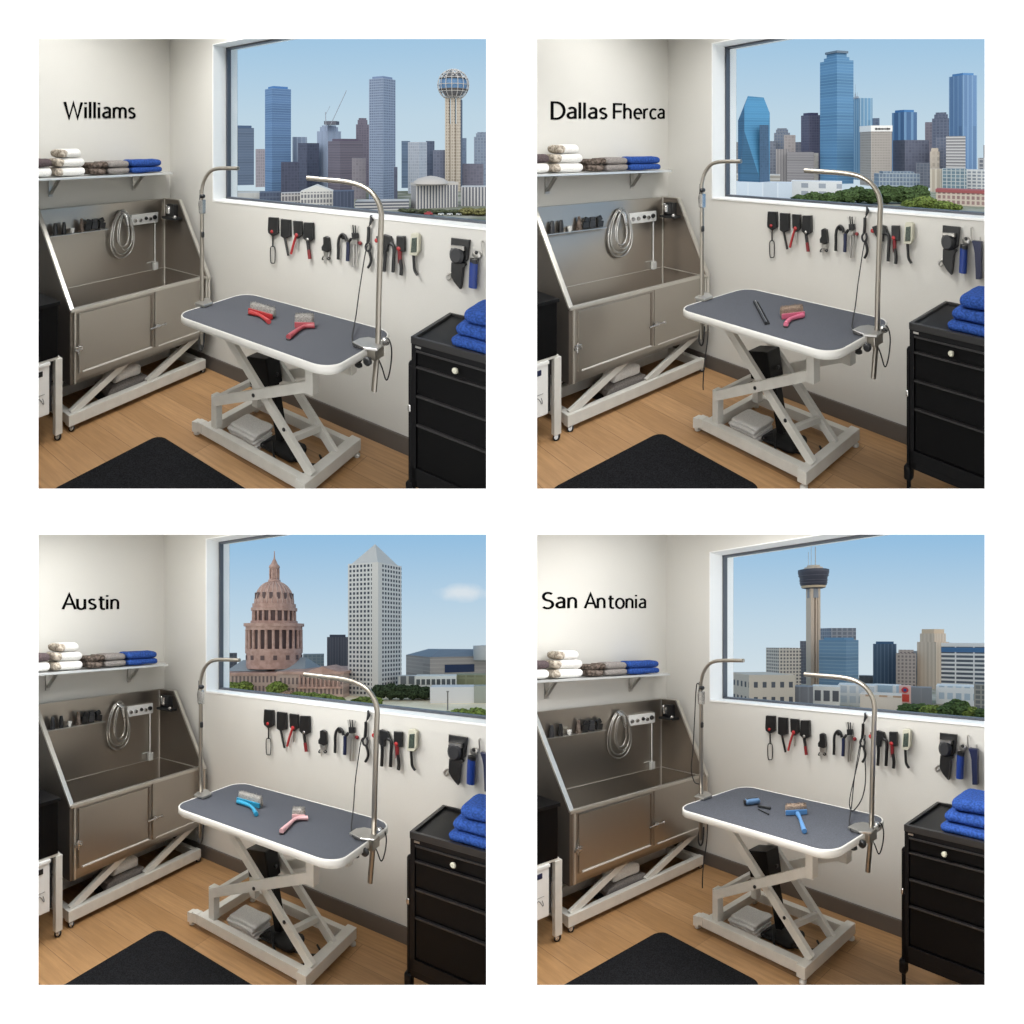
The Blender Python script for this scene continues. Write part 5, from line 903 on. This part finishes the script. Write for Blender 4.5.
def tower_ball():
    y = 440.; s = y/600; x = (453.3-512)*s; Z = lambda py: (150-py)*s
    t = thing('observation_tower', 'observation tower with a lattice ball on top, in the top left window', 'tower', (x, y, GZ))
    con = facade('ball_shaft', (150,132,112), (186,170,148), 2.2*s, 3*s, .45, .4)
    for i, dx in enumerate((-5.6, 0, 5.6)):
        b = MB(); c = [(x+(dx-2.1)*s, y-4), (x+(dx+2.1)*s, y-4), (x+(dx+2.1)*s, y+3), (x+(dx-2.1)*s, y+3)]
        block(b, [Vector(q) for q in c], GZ, Z(98)); b.build('shaft_column', con, t)
    b = MB(); c = [(x-7.5*s, y-3), (x+7.5*s, y-3), (x+7.5*s, y+3), (x-7.5*s, y+3)]; block(b, [Vector(q) for q in c], GZ, Z(124)); b.build('shaft_core', con, t)
    b = MB(); block(b, [Vector(q) for q in [(x+7.4*s,y-3.5),(x+8.8*s,y-3.5),(x+8.8*s,y+3),(x+7.4*s,y+3)]], GZ, Z(100)); b.build('dark_service_shaft', mat('slate', (72,84,104), .6), t)
    cz = Z(85); r = 13.5*s
    b = MB(); n = 14; b.lathe([(r*math.cos(a), r*math.sin(a)) for a in [(-62+i*124/n)*math.pi/180 for i in range(n+1)]], (x, y, cz), 32); b.build('ball_core', mat('ball_core', (112,110,112), .6), t)
    b = MB(); rr = r*1.02
    b.lathe([(rr*math.cos(a), rr*math.sin(a)) for a in [q*math.pi/180 for q in (-20,-8,4,16,27)]], (x, y, cz), 32, cap=False); b.build('glazed_band', facade('ball_glass', (74,124,178), (96,104,116), 3, 3, .0, .0), t)
    b = MB(); b.lathe([(rr*.99,-.6),(rr*1.1,0),(rr*.99,.6)], (x, y, cz-r*.36), 32, cap=False); b.lathe([(rr*.9,-.6),(rr*1.0,0),(rr*.9,.6)], (x, y, cz+r*.47), 32, cap=False); b.build('deck_ring', mat('deck_brown', (92,84,80), .6), t)
    R2 = 15.7*s; lat = mat('lattice', (196,190,184), .5)
    b = MB()
    for i in range(16):
        a = math.pi*2*i/16; b.tube([(x+R2*math.cos(q)*math.cos(a), y+R2*math.cos(q)*math.sin(a), cz+R2*math.sin(q)) for q in [(-65+j*13)*math.pi/180 for j in range(12)]], .28, 4)
    for q in (-50,-25,0,25,45,62,76):
        q = q*math.pi/180; b.tube([(x+R2*math.cos(q)*math.cos(j*math.pi/16), y+R2*math.cos(q)*math.sin(j*math.pi/16), cz+R2*math.sin(q)) for j in range(32)], .26, 4, closed=True)
    b.build('lattice_shell', lat, t)
    b = MB(); rg = random.Random(4)
    for i in range(110):
        a = rg.uniform(0, 6.283); q = rg.uniform(.35, 1.5); c = (x+R2*math.cos(q)*math.cos(a), y+R2*math.cos(q)*math.sin(a), cz+R2*math.sin(q)); b.lathe([(.1,-.5),(.6,0),(.1,.5)], c, 6, cap=False)
    b.build('lattice_nodes', mat('node_white', (214,212,210), .5), t, kind='stuff')
def traffic():
    red = mat('car_red', (150,44,48), .5); wh = mat('car_white', (222,224,224), .4); gl = mat('car_glass', (50,56,64), .3); ty = MATS['rubber_black']
    for i, (px, L_, h, m, nm, lb) in enumerate(((428.5, 3.9, 1.35, red, 'truck', 'small red truck on the road below the finned building, in the top left window'),
            (441, 2.6, .9, wh, 'car', 'white car nearest the red truck, in the top left window'), (450, 2.6, .9, wh, 'car', 'middle white car of the three on the road, in the top left window'), (459, 2.6, .9, wh, 'car', 'white car farthest from the red truck, in the top left window'))):
        y = 276.; x = (px-512)/600*y; t = thing(nm, lb, nm, (x, y, GZ))
        b = MB(); b.box((x-L_/2, y-.8, GZ+.3), (x+L_/2, y+.8, GZ+.3+h*.6), .15); b.build('body', m, t)
        b = MB(); b.box((x-L_*.25, y-.7, GZ+.3+h*.6), (x+L_*.3, y+.7, GZ+.3+h), .15); b.build('cabin', gl if nm == 'car' else m, t)
        for dx in (-.3, .3):
            b = MB(); b.lathe([(.3,-.8),(.3,.8)], (x+dx*L_, y, GZ+.3), 12, (0,1,0)); b.build('wheel_pair', ty, t)
def crane():
    y = 425.; s = y/600; P = lambda px, py: ((px-512)*s, y, (150-py)*s)
    t = thing('construction_crane', 'thin construction crane above the pale steel tower, in the top left window', 'crane', P(330, 122))
    m = mat('crane_steel', (150,156,166), .6)
    b = MB(); b.tube([P(330,126), P(346.5,90.5)], .26, 5); b.build('jib', m, t)
    b = MB(); b.tube([P(326,126), P(325.5,112)], .3, 5); b.tube([P(326,114), P(330,106)], .15, 4); b.build('mast', m, t)
    b = MB(); b.box((P(324,126)[0], y, P(324,124.5)[2]), (P(336,120)[0], y+8, P(337,121)[2])); b.build('machine_deck', mat('crane_dark', (86,88,100), .7), t)
def faceted():
    y = 350.; s = y/600; hy = 150
    P = lambda px, py, d=0: ((px-512)/600*(y+d), y+d, (hy-py)/600*(y+d))
    t = thing('faceted_tower', 'sharp faceted blue glass tower at the left, in the top right window', 'skyscraper', P(753, 200))
    yb = hy+18000/y
    m1 = facade('facet_a', (34,124,186), (46,136,196), 60*s, 2.4*s, .0, .25); m2 = facade('facet_b', (30,92,142), (38,102,152), 60*s, 2.4*s, .0, .25); m3 = facade('facet_c', (40,78,120), (48,88,130), 3*s, 2.4*s, .2, .25)  # one glass, with lit and shaded tones put into the facet colours
    # front ridge stands forward, side facets recede; back face closes the solid
    TL, TR_, RS, RB, LB, LS = P(747.8,96,4), P(763.7,97.5,6), P(769.8,113,6), P(769.8,yb,6), P(738,yb,10), P(738,120.5,10)
    A = P(744.3,107,2); B_ = P(744.3,131,0); Cc = P(759.5,178,-2); CB = P(759.5,yb,-2)
    def uvf(b, pts): b.add(pts, [list(range(len(pts)))], False, [[(p[0]+400, p[2]-GZ) for p in pts]])
    b = MB(); uvf(b, [TL, TR_, RS, RB, CB, Cc, B_, A][::-1]); b.build('bright_facet', m1, t)
    b = MB(); uvf(b, [A, B_, Cc, CB, LB, LS][::-1]); b.build('dark_facet', m2, t)
    b = MB(); uvf(b, [P(759.6,125,-2.3), P(768.6,125,4.5), P(769.6,yb,4.5), P(759.6,yb,-2.3)][::-1]); b.build('painted_reflection', m3, t)  # reflection in the glass painted as a darker panel
    bk = [P(747.8,96,26), P(763.7,97.5,26), P(767.8,113,26), P(767.8,yb,26), P(739.5,yb,26), P(739.5,120.5,26)]; f = [TL, TR_, RS, RB, LB, LS]
    b = MB()
    for i in range(6): uvf(b, [f[i], f[(i+1) % 6], bk[(i+1) % 6], bk[i]])
    uvf(b, bk); uvf(b, [LS, TL, A]); b.build('rear_faces', m2, t)
def capitol():
    y = 330.; s = y/600; x = (274.4-512)*s; hy = 637; Z = lambda py: (hy-py)*s
    t = thing('capitol_building', 'pink granite capitol with a tall columned dome, in the bottom left window', 'capitol', (x, y, GZ))
    st = mat('pink_granite', (196,166,156), .85, scale=.35, col2=(176,146,136), spec=.1); dk = mat('granite_shadow', (104,88,88), .9); rf = mat('capitol_roof', (150,158,164), .7)  # darker granite tone with the recess shade painted in, also for windows
    rb = mat('dome_ribs', (204,178,168), .8)
    b = MB(); n = 12; prof = []
    for i in range(n+1):
        a = math.pi/2*i/n; prof.append((18.2*s*math.cos(a)**.85 if i < n else 2.2*s, 22.5*s*math.sin(a)))
    b.lathe(prof, (x, y, Z(604)), 40); dome = b.build('dome', st, t)
    for i in range(24):
        a = math.pi*2*i/24; b = MB(); b.tube([(x+(r+.1)*math.cos(a), y+(r+.1)*math.sin(a), Z(604)+z) for r, z in prof[:-1]], .28, 4); b.build('dome_rib', rb, dome)
    for i in range(16):
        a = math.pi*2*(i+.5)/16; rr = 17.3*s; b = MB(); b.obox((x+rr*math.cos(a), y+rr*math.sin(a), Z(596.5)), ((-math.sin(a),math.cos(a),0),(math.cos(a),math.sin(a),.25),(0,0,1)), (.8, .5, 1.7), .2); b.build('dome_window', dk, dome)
    def ring(r, z0, z1, m, name, lip=0.): 
        b = MB(); b.lathe([(r*s+lip*0, Z(z0)), (r*s, Z(z1))], (x, y, 0), 40); return b.build(name, m, t)
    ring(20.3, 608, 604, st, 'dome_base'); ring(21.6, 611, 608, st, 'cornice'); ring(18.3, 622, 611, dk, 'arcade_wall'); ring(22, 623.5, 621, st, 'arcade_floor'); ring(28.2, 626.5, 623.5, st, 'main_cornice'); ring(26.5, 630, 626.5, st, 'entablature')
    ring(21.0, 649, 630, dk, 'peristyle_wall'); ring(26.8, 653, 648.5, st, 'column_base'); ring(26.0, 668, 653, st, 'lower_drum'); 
    for i in range(24):
        a = math.pi*2*(i+.3)/24; b = MB(); r = 25.4*s; b.lathe([(.95,0),(.8,.6),(.72,Z(630)-Z(648.5)-.5),(.95,Z(630)-Z(648.5))], (x+r*math.cos(a), y+r*math.sin(a), Z(648.5)), 10); b.build('column', st, t)
    for i in range(20):
        a = math.pi*2*(i+.5)/20; r = 19.6*s; b = MB(); b.lathe([(.75,0),(.6,Z(611)-Z(621))], (x+r*math.cos(a), y+r*math.sin(a), Z(621)), 8); b.build('arcade_pier', st, t)
    for i in range(14):
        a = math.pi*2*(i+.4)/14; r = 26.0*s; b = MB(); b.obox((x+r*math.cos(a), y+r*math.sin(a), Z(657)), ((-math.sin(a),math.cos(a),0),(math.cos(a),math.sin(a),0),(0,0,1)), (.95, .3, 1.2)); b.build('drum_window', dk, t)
    b = MB(); b.lathe([(5.8*s,Z(582)),(5.8*s,Z(580)),(3.9*s,Z(579)),(3.7*s,Z(569)),(5.2*s,Z(568)),(5.0*s,Z(566)),(3.2*s,Z(564)),(2.0*s,Z(561)),(.9*s,Z(559)),(.5*s,Z(556)),(.35*s,Z(551))], (x, y, 0), 20); b.build('lantern', st, t)
    for i in range(8):
        a = math.pi*2*i/8; b = MB(); b.lathe([(.35,0),(.35,10*s)], (x+4.6*s*math.cos(a), y+4.6*s*math.sin(a), Z(579)), 6); b.build('lantern_column', st, t)
    # main building wings: P(px,depth)
    X = lambda px, d=0: (px-512)/600*(y+d)
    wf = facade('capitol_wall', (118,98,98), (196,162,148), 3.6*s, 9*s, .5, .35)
    def wing(x0, x1, d0, d1, top, name):
        b = MB(); block(b, [Vector(q) for q in [(X(x0,d0),y+d0),(X(x1,d0),y+d0),(X(x1,d0),y+d1),(X(x0,d0),y+d1)]], GZ, Z(top)); o = b.build(name, wf, t)
        b = MB(); block(b, [Vector(q) for q in [(X(x0,d0)-.6,y+d0-.6),(X(x1,d0)+.6,y+d0-.6),(X(x1,d0)+.6,y+d1),(X(x0,d0)-.6,y+d1)]], Z(top+1), Z(top-1.6)); b.build('wing_cornice', st, o)
        return o
    wing(222, 345, -4, 40, 671, 'rear_wing'); wing(222, 283, -22, 10, 672, 'west_wing'); wing(278, 343, -34, 10, 669.5, 'portico_block')
    b = MB(); z0, z1 = Z(670), Z(660)
    b.add([(X(236),y-12,z0),(X(276),y-12,z0),(X(276),y+20,z0),(X(236),y+20,z0),(X(243),y,z1),(X(262),y,z1)], [(0,1,5,4),(1,2,5),(2,3,4,5),(3,0,4)]); b.build('hip_roof', rf, t)
    b = MB(); b.add([(X(283),y-12,z0),(X(312),y-12,z0),(X(312),y+20,z0),(X(283),y+20,z0),(X(288),y,z1+1.5),(X(306),y,z1+1.5)], [(0,1,5,4),(1,2,5),(2,3,4,5),(3,0,4)]); b.build('hip_roof', rf, t)
    b = MB(); yy = y-34.5; f = yy/y; b.add([(X(303)*f,yy,Z(669)),(X(341)*f,yy,Z(669)),(X(322)*f,yy,Z(663.5)),(X(303)*f,yy+24,Z(669)),(X(341)*f,yy+24,Z(669)),(X(322)*f,yy+24,Z(663.5))], [(0,1,2),(3,5,4),(0,2,5,3),(1,4,5,2)]); b.build('pediment', st, t)
    for i in range(10):
        px = 300+i*4.2; b = MB(); b.lathe([(.55,0),(.45,Z(671)-Z(681.5))], (X(px)*f, yy-.4, Z(681.5)), 8); b.build('portico_column', st, t)
    b = MB(); b.box((X(298)*f, yy-1.2, Z(683)), (X(342)*f, yy+.4, Z(681.3))); b.build('balcony', st, t)
    # lamp post by the car park
    yy = 18000/(710-637); s2 = yy/600; b = MB(); xx = (447.7-512)*s2; b.tube([(xx,yy,GZ),(xx,yy,(637-692)*s2)], .3, 6); b.box((xx-.5,yy-.4,(637-692)*s2),(xx+.5,yy+.4,(637-691)*s2))
    b.build('lamp_post', mat('post_grey', (120,118,116), .6), None, label='thin grey lamp post on the pale lot, in the bottom left window', cat='lamp post')
def needle():
    y = 372.; s = y/600; x = (813.4-512)*s; hy = 637; Z = lambda py: (hy-py)*s
    t = thing('observation_tower', 'slender concrete observation tower with a flared dark top house, in the bottom right window', 'tower', (x, y, GZ))
    cm = mat('needle_concrete', (212,192,172), .8); dm = mat('needle_dark', (70,66,70), .6)
    for dx, w, nm in ((-3.2, 1.8, 'shaft_fin'), (3.4, 1.2, 'shaft_fin')):
        b = MB(); block(b, [Vector(q) for q in [(x+(dx-w)*s,y-3),(x+(dx+w)*s,y-3),(x+(dx+w)*s,y+3),(x+(dx-w)*s,y+3)]], GZ, Z(588)); b.build(nm, cm, t)
    b = MB(); block(b, [Vector(q) for q in [(x-2.2*s,y-1.5),(x+2.2*s,y-1.5),(x+2.2*s,y+1.5),(x-2.2*s,y+1.5)]], GZ, Z(588)); b.build('shaft_core', dm, t)
    b = MB(); block(b, [Vector(q) for q in [(x-.2*s,y-3.2),(x+1.4*s,y-3.2),(x+1.4*s,y-1.5),(x-.2*s,y-1.5)]], GZ, Z(590)); b.build('lift_rail', cm, t)
    b = MB(); b.lathe([(5.6*s,Z(598)),(5.4*s,Z(588))], (x,y,0), 16); b.build('shaft_collar', mat('collar_grey', (150,152,158), .7), t)
    tm = mat('tophouse', (72,72,84), .5)
    b = MB(); b.lathe([(6*s,Z(589)),(9*s,Z(588.5)),(10.4*s,Z(586)),(12*s,Z(585)),(12.6*s,Z(578)),(14.1*s,Z(573)),(14.1*s,Z(570)),(12.6*s,Z(569.5))], (x,y,0), 36); b.build('top_house', tm, t)
    b = MB(); b.lathe([(10.6*s,Z(588)),(11.4*s,Z(586.2)),(10.6*s,Z(585.6))], (x,y,0), 36, cap=False); b.build('beige_rim', mat('rim_beige', (196,176,148), .7), t)  # narrow beige ring under the top house
    for zz, r in ((583, 12.2), (580.5, 12.5), (576, 13.3)):
        b = MB(); b.tube([(x+(r*s+.15)*math.cos(j*math.pi/18), y+(r*s+.15)*math.sin(j*math.pi/18), Z(zz)) for j in range(36)], .22, 4, closed=True); b.build('gallery_rail', mat('gallery_grey', (104,104,116), .6), t)
    b = MB(); b.lathe([(8.5*s,Z(569.5)),(8.5*s,Z(567.5)),(6*s,Z(567)),(6*s,Z(565.5)),(1*s,Z(565))], (x,y,0), 24); b.build('roof_plant', mat('plant_beige', (206,192,176), .7), t)
    for dx, tp_, r in ((2.0, 547, .32), (-2.2, 546.5, .16), (-5, 552, .16)):
        b = MB(); b.tube([(x+dx*s,y,Z(566)),(x+dx*s,y,Z(tp_))], r, 5); b.build('antenna', mat('antenna_grey', (190,196,202), .5), t)

# ------------------------------------------------------------------ display wall
def display_wall():
    global R
    R = Frame((1,0,0), (0,1,0), (0,0,1), (0,0,EYE))
    q = YF/600.
    ops = []
    for x0, x1, y0, y1 in ((38.4,486.2,38.9,488.7),(537,984.7,38.9,488.7),(38.4,486.4,534.5,985),(537,984.8,534.5,985)):
        ops.append(((x0-512)*q, (x1-512)*q, (393-y1)*q, (393-y0)*q))
    T = .03; X0, X1, Z0, Z1 = -5.0, 5.0, -4.2, 3.8
    b = MB()
    xs = [X0, ops[0][0], ops[0][1], ops[1][0], ops[1][1], X1]
    zs = [Z0, ops[2][2], ops[2][3], ops[0][2], ops[0][3], Z1]
    def bx(xa, xb, za, zb): b.box((xa, YF, za), (xb, YF+T, zb))
    # openings are chamfered at the back so that the wall reads as thin as a mount
    def piece(xa, xb, za, zb, cl, cr, cb, ct):
        c = .035
        xa2, xb2, za2, zb2 = xa+(c if cl else 0), xb-(c if cr else 0), za+(c if cb else 0), zb-(c if ct else 0)
        vs = [(xa,YF,za),(xb,YF,za),(xb,YF,zb),(xa,YF,zb),(xa2,YF+T,za2),(xb2,YF+T,za2),(xb2,YF+T,zb2),(xa2,YF+T,zb2)]
        b.add(vs, [(0,1,2,3),(7,6,5,4),(0,4,5,1),(1,5,6,2),(2,6,7,3),(3,7,4,0)])
    piece(X0, xs[1], Z0, Z1, 0, 1, 0, 0); piece(xs[4], X1, Z0, Z1, 1, 0, 0, 0)
    piece(xs[2], xs[3], Z0, Z1, 0, 0, 0, 0)
    for i, (a, c) in enumerate(((xs[1], xs[2]), (xs[3], xs[4]))):
        piece(a, c, Z0, zs[1], 0, 0, 0, 1); piece(a, c, zs[2], zs[3], 0, 0, 0, 1); piece(a, c, zs[4], Z1, 0, 0, 1, 0)
    b.build('wall_front', 'gallery_white', kind='structure')

# per room adjustments (room coordinates)
_cord = [(1.92,.06,1.085),(1.99,.22,.95),(2.03,.42,.82),(2.035,.50,.772),(2.05,.53,.764),(2.12,.545,.766)]
TABLE = []
CAB = [(0,0,0)]*4
MATP = [(.925,.79)]*4
TOFF = [(0,0,0),(-.013,.011,.003),(.019,0,-.008),(.007,.004,-.002)]
LAMPS = [[(-2.13,3.40,.9,.8,P1_[0]), (-1.6,2.50,.9,.5,P1_[1])] if k_ % 2 == 0 else [(1.15,3.40,.9,.8,P1_[0]), (.70,2.50,.9,.5,P1_[1])] for k_, P1_ in enumerate(((37,30),(31,30),(31,29),(26,32)))]
BACK_FILL = (1.55,1.55,1.55,1)
for k_, d_ in enumerate((
    dict(u0=1.135,u1=2.135,v0=.295,v1=.85,ht=.752,fu=0.,arm=0.,armh=0.,reach=0.,arm1=1.097,arm1h=.004,end1=1.39),
    dict(u0=1.135,u1=2.135,v0=.295,v1=.845,ht=.756,fu=0.,arm=0.,armh=0.,reach=.02,arm1=1.088,arm1h=.007,end1=1.40),
    dict(u0=1.105,u1=2.145,v0=.295,v1=.85,ht=.765,fu=-.035,arm=-.015,armh=0.,reach=0.,arm1=1.092,arm1h=.028,end1=1.40),
    dict(u0=1.125,u1=2.14,v0=.295,v1=.85,ht=.774,fu=0.,arm=-.010,armh=.022,reach=0.,arm1=1.082,arm1h=.055,end1=1.42))):
    z_ = d_['ht']-.75
    d_['cord'] = [(1.832,.03,1.10),(1.832,.06,1.06),(1.878,.20,.89+z_),(1.955,.36,.81+z_),(2.015,.49,.764+z_),(2.05,.545,.760+z_),(2.09,.595,.760+z_),(2.13,.593,.760+z_)]
    TABLE.append(d_)


def set_clip(k):
    CLIP.clear()
    def pl(n, p):                      # inside: n.(x-p) >= 0
        n = Vector(n).normalized(); CLIP.append((n, n.dot(Vector(p))))
    if k % 2 == 0: pl((-1,0,0), (-.02,0,0)); pl((1,.826,0), (0,0,0))
    else: pl((1,0,0), (.03,0,0)); pl((-1,.826,0), (0,0,0))
    pl((0,1,0), (0,YF+.032,0))
    if k < 2: pl((0,.178,1), (0,0,EYE))
    else: pl((0,-.2,-1), (0,0,EYE))
for k in range(4):
    R = Frame(*[Vector(q) for q in ROOMS[k]])
    set_clip(k); room_shell(k); tub(k); shelf(k); table(k); cloths(k); cabinet(k); cart(k); mats(k); tools(k); tabletop_items(k); lettering(k)
CLIP.clear()
for k in range(4): build_city(k)
display_wall()

# ------------------------------------------------------------------ light
def area(name, loc, rot, sx, sy, power, col=(1,.97,.93)):
    l = bpy.data.lights.new(name, 'AREA'); l.shape = 'RECTANGLE'; l.size = sx; l.size_y = sy; l.energy = power; l.color = col
    o = bpy.data.objects.new(name, l); C.objects.link(o); o.location = loc; o.rotation_euler = rot; return o
for k in range(4):
    sl = .82 if k < 2 else -.212
    for (xc, yc, sx, sy, pw) in LAMPS[k]:
        area('unseen_fill_light', (xc, yc, EYE+sl*yc), (0 if k < 2 else math.atan(sl), 0, 0), sx, sy, pw, (1,.995,.985))  # unseen lamps without fittings, added to balance the wall brightness

w = bpy.data.worlds.new('sky'); bpy.context.scene.world = w; w.use_nodes = True; nt = w.node_tree; nt.nodes.clear()
N = nt.nodes.new; L = nt.links.new
out = N('ShaderNodeOutputWorld'); bg = N('ShaderNodeBackground'); tc = N('ShaderNodeTexCoord'); sp = N('ShaderNodeSeparateXYZ'); L(tc.outputs['Generated'], sp.inputs[0])
def mth(op, a, c=0., clamp=False):
    n = N('ShaderNodeMath'); n.operation = op; n.use_clamp = clamp
    for i, q in enumerate((a, c)):
        if isinstance(q, (int, float)): n.inputs[i].default_value = q
        else: L(q, n.inputs[i])
    return n.outputs[0]
ys = mth('MAXIMUM', sp.outputs[1], .05)
sl = mth('DIVIDE', sp.outputs[2], ys)
fac = mth('ADD', mth('MULTIPLY', sl, .6), .5, True)      # slope -.83..+.83 -> 0..1
cr = N('ShaderNodeValToRGB'); L(fac, cr.inputs['Fac']); e = cr.color_ramp.elements
def stop(p, c):
    x = e.new(p); x.color = lin(c)
e[0].position = 0; e[0].color = lin((206,220,230)); e[1].position = 1.; e[1].color = lin((140,184,226))
for s_, c in ((-.46,(212,225,233)),(-.38,(196,217,232)),(-.24,(152,194,228)),(-.1,(150,192,228)),(.25,(214,226,233)),(.34,(206,222,232)),(.46,(195,217,232)),(.53,(180,209,231)),(.60,(163,200,229))): stop(s_*.6+.5, c)
# unseen white fill added behind the camera to light facades and display wall
vx = mth('DIVIDE', sp.outputs[0], ys)
dx = mth('MULTIPLY', mth('ADD', vx, .080), 20.); dz = mth('MULTIPLY', mth('ADD', sl, .333), 62.)
cn = N('ShaderNodeTexNoise'); cn.inputs['Scale'].default_value = 26; cn.inputs['Detail'].default_value = 4; L(tc.outputs['Generated'], cn.inputs['Vector'])
dd = mth('SQRT', mth('ADD', mth('MULTIPLY', dx, dx), mth('MULTIPLY', dz, dz)))
cm = mth('MULTIPLY', mth('SUBTRACT', mth('ADD', 1., mth('MULTIPLY', mth('SUBTRACT', cn.outputs['Fac'], .5), 1.6)), dd), 1.2, True)
cx = N('ShaderNodeMix'); cx.data_type = 'RGBA'; L(mth('MULTIPLY', cm, .7), cx.inputs['Factor']); L(cr.outputs['Color'], cx.inputs[6]); cx.inputs[7].default_value = lin((236,238,240))
back = mth('MULTIPLY', mth('MULTIPLY', sp.outputs[1], -1.), 3., True)
mx = N('ShaderNodeMix'); mx.data_type = 'RGBA'; L(back, mx.inputs['Factor']); L(cx.outputs[2], mx.inputs[6]); mx.inputs[7].default_value = BACK_FILL
L(mx.outputs[2], bg.inputs['Color']); bg.inputs['Strength'].default_value = 1.0; L(bg.outputs[0], out.inputs['Surface'])

cam = bpy.data.cameras.new('camera'); cam.sensor_width = 36; cam.lens = 600/1024*36; cam.shift_y = (393-512)/1024; cam.clip_start = .05; cam.clip_end = 3000
co = bpy.data.objects.new('camera', cam); C.objects.link(co); co.location = (0, 0, EYE); co.rotation_euler = (math.pi/2, 0, 0)
sc = bpy.context.scene; sc.camera = co
sc.view_settings.view_transform = 'Standard'; sc.view_settings.look = 'None'; sc.view_settings.gamma = 1; sc.view_settings.exposure = 0; sc.view_settings.use_curve_mapping = False
for o in bpy.data.objects:
    if '_o' in o.keys(): del o['_o']
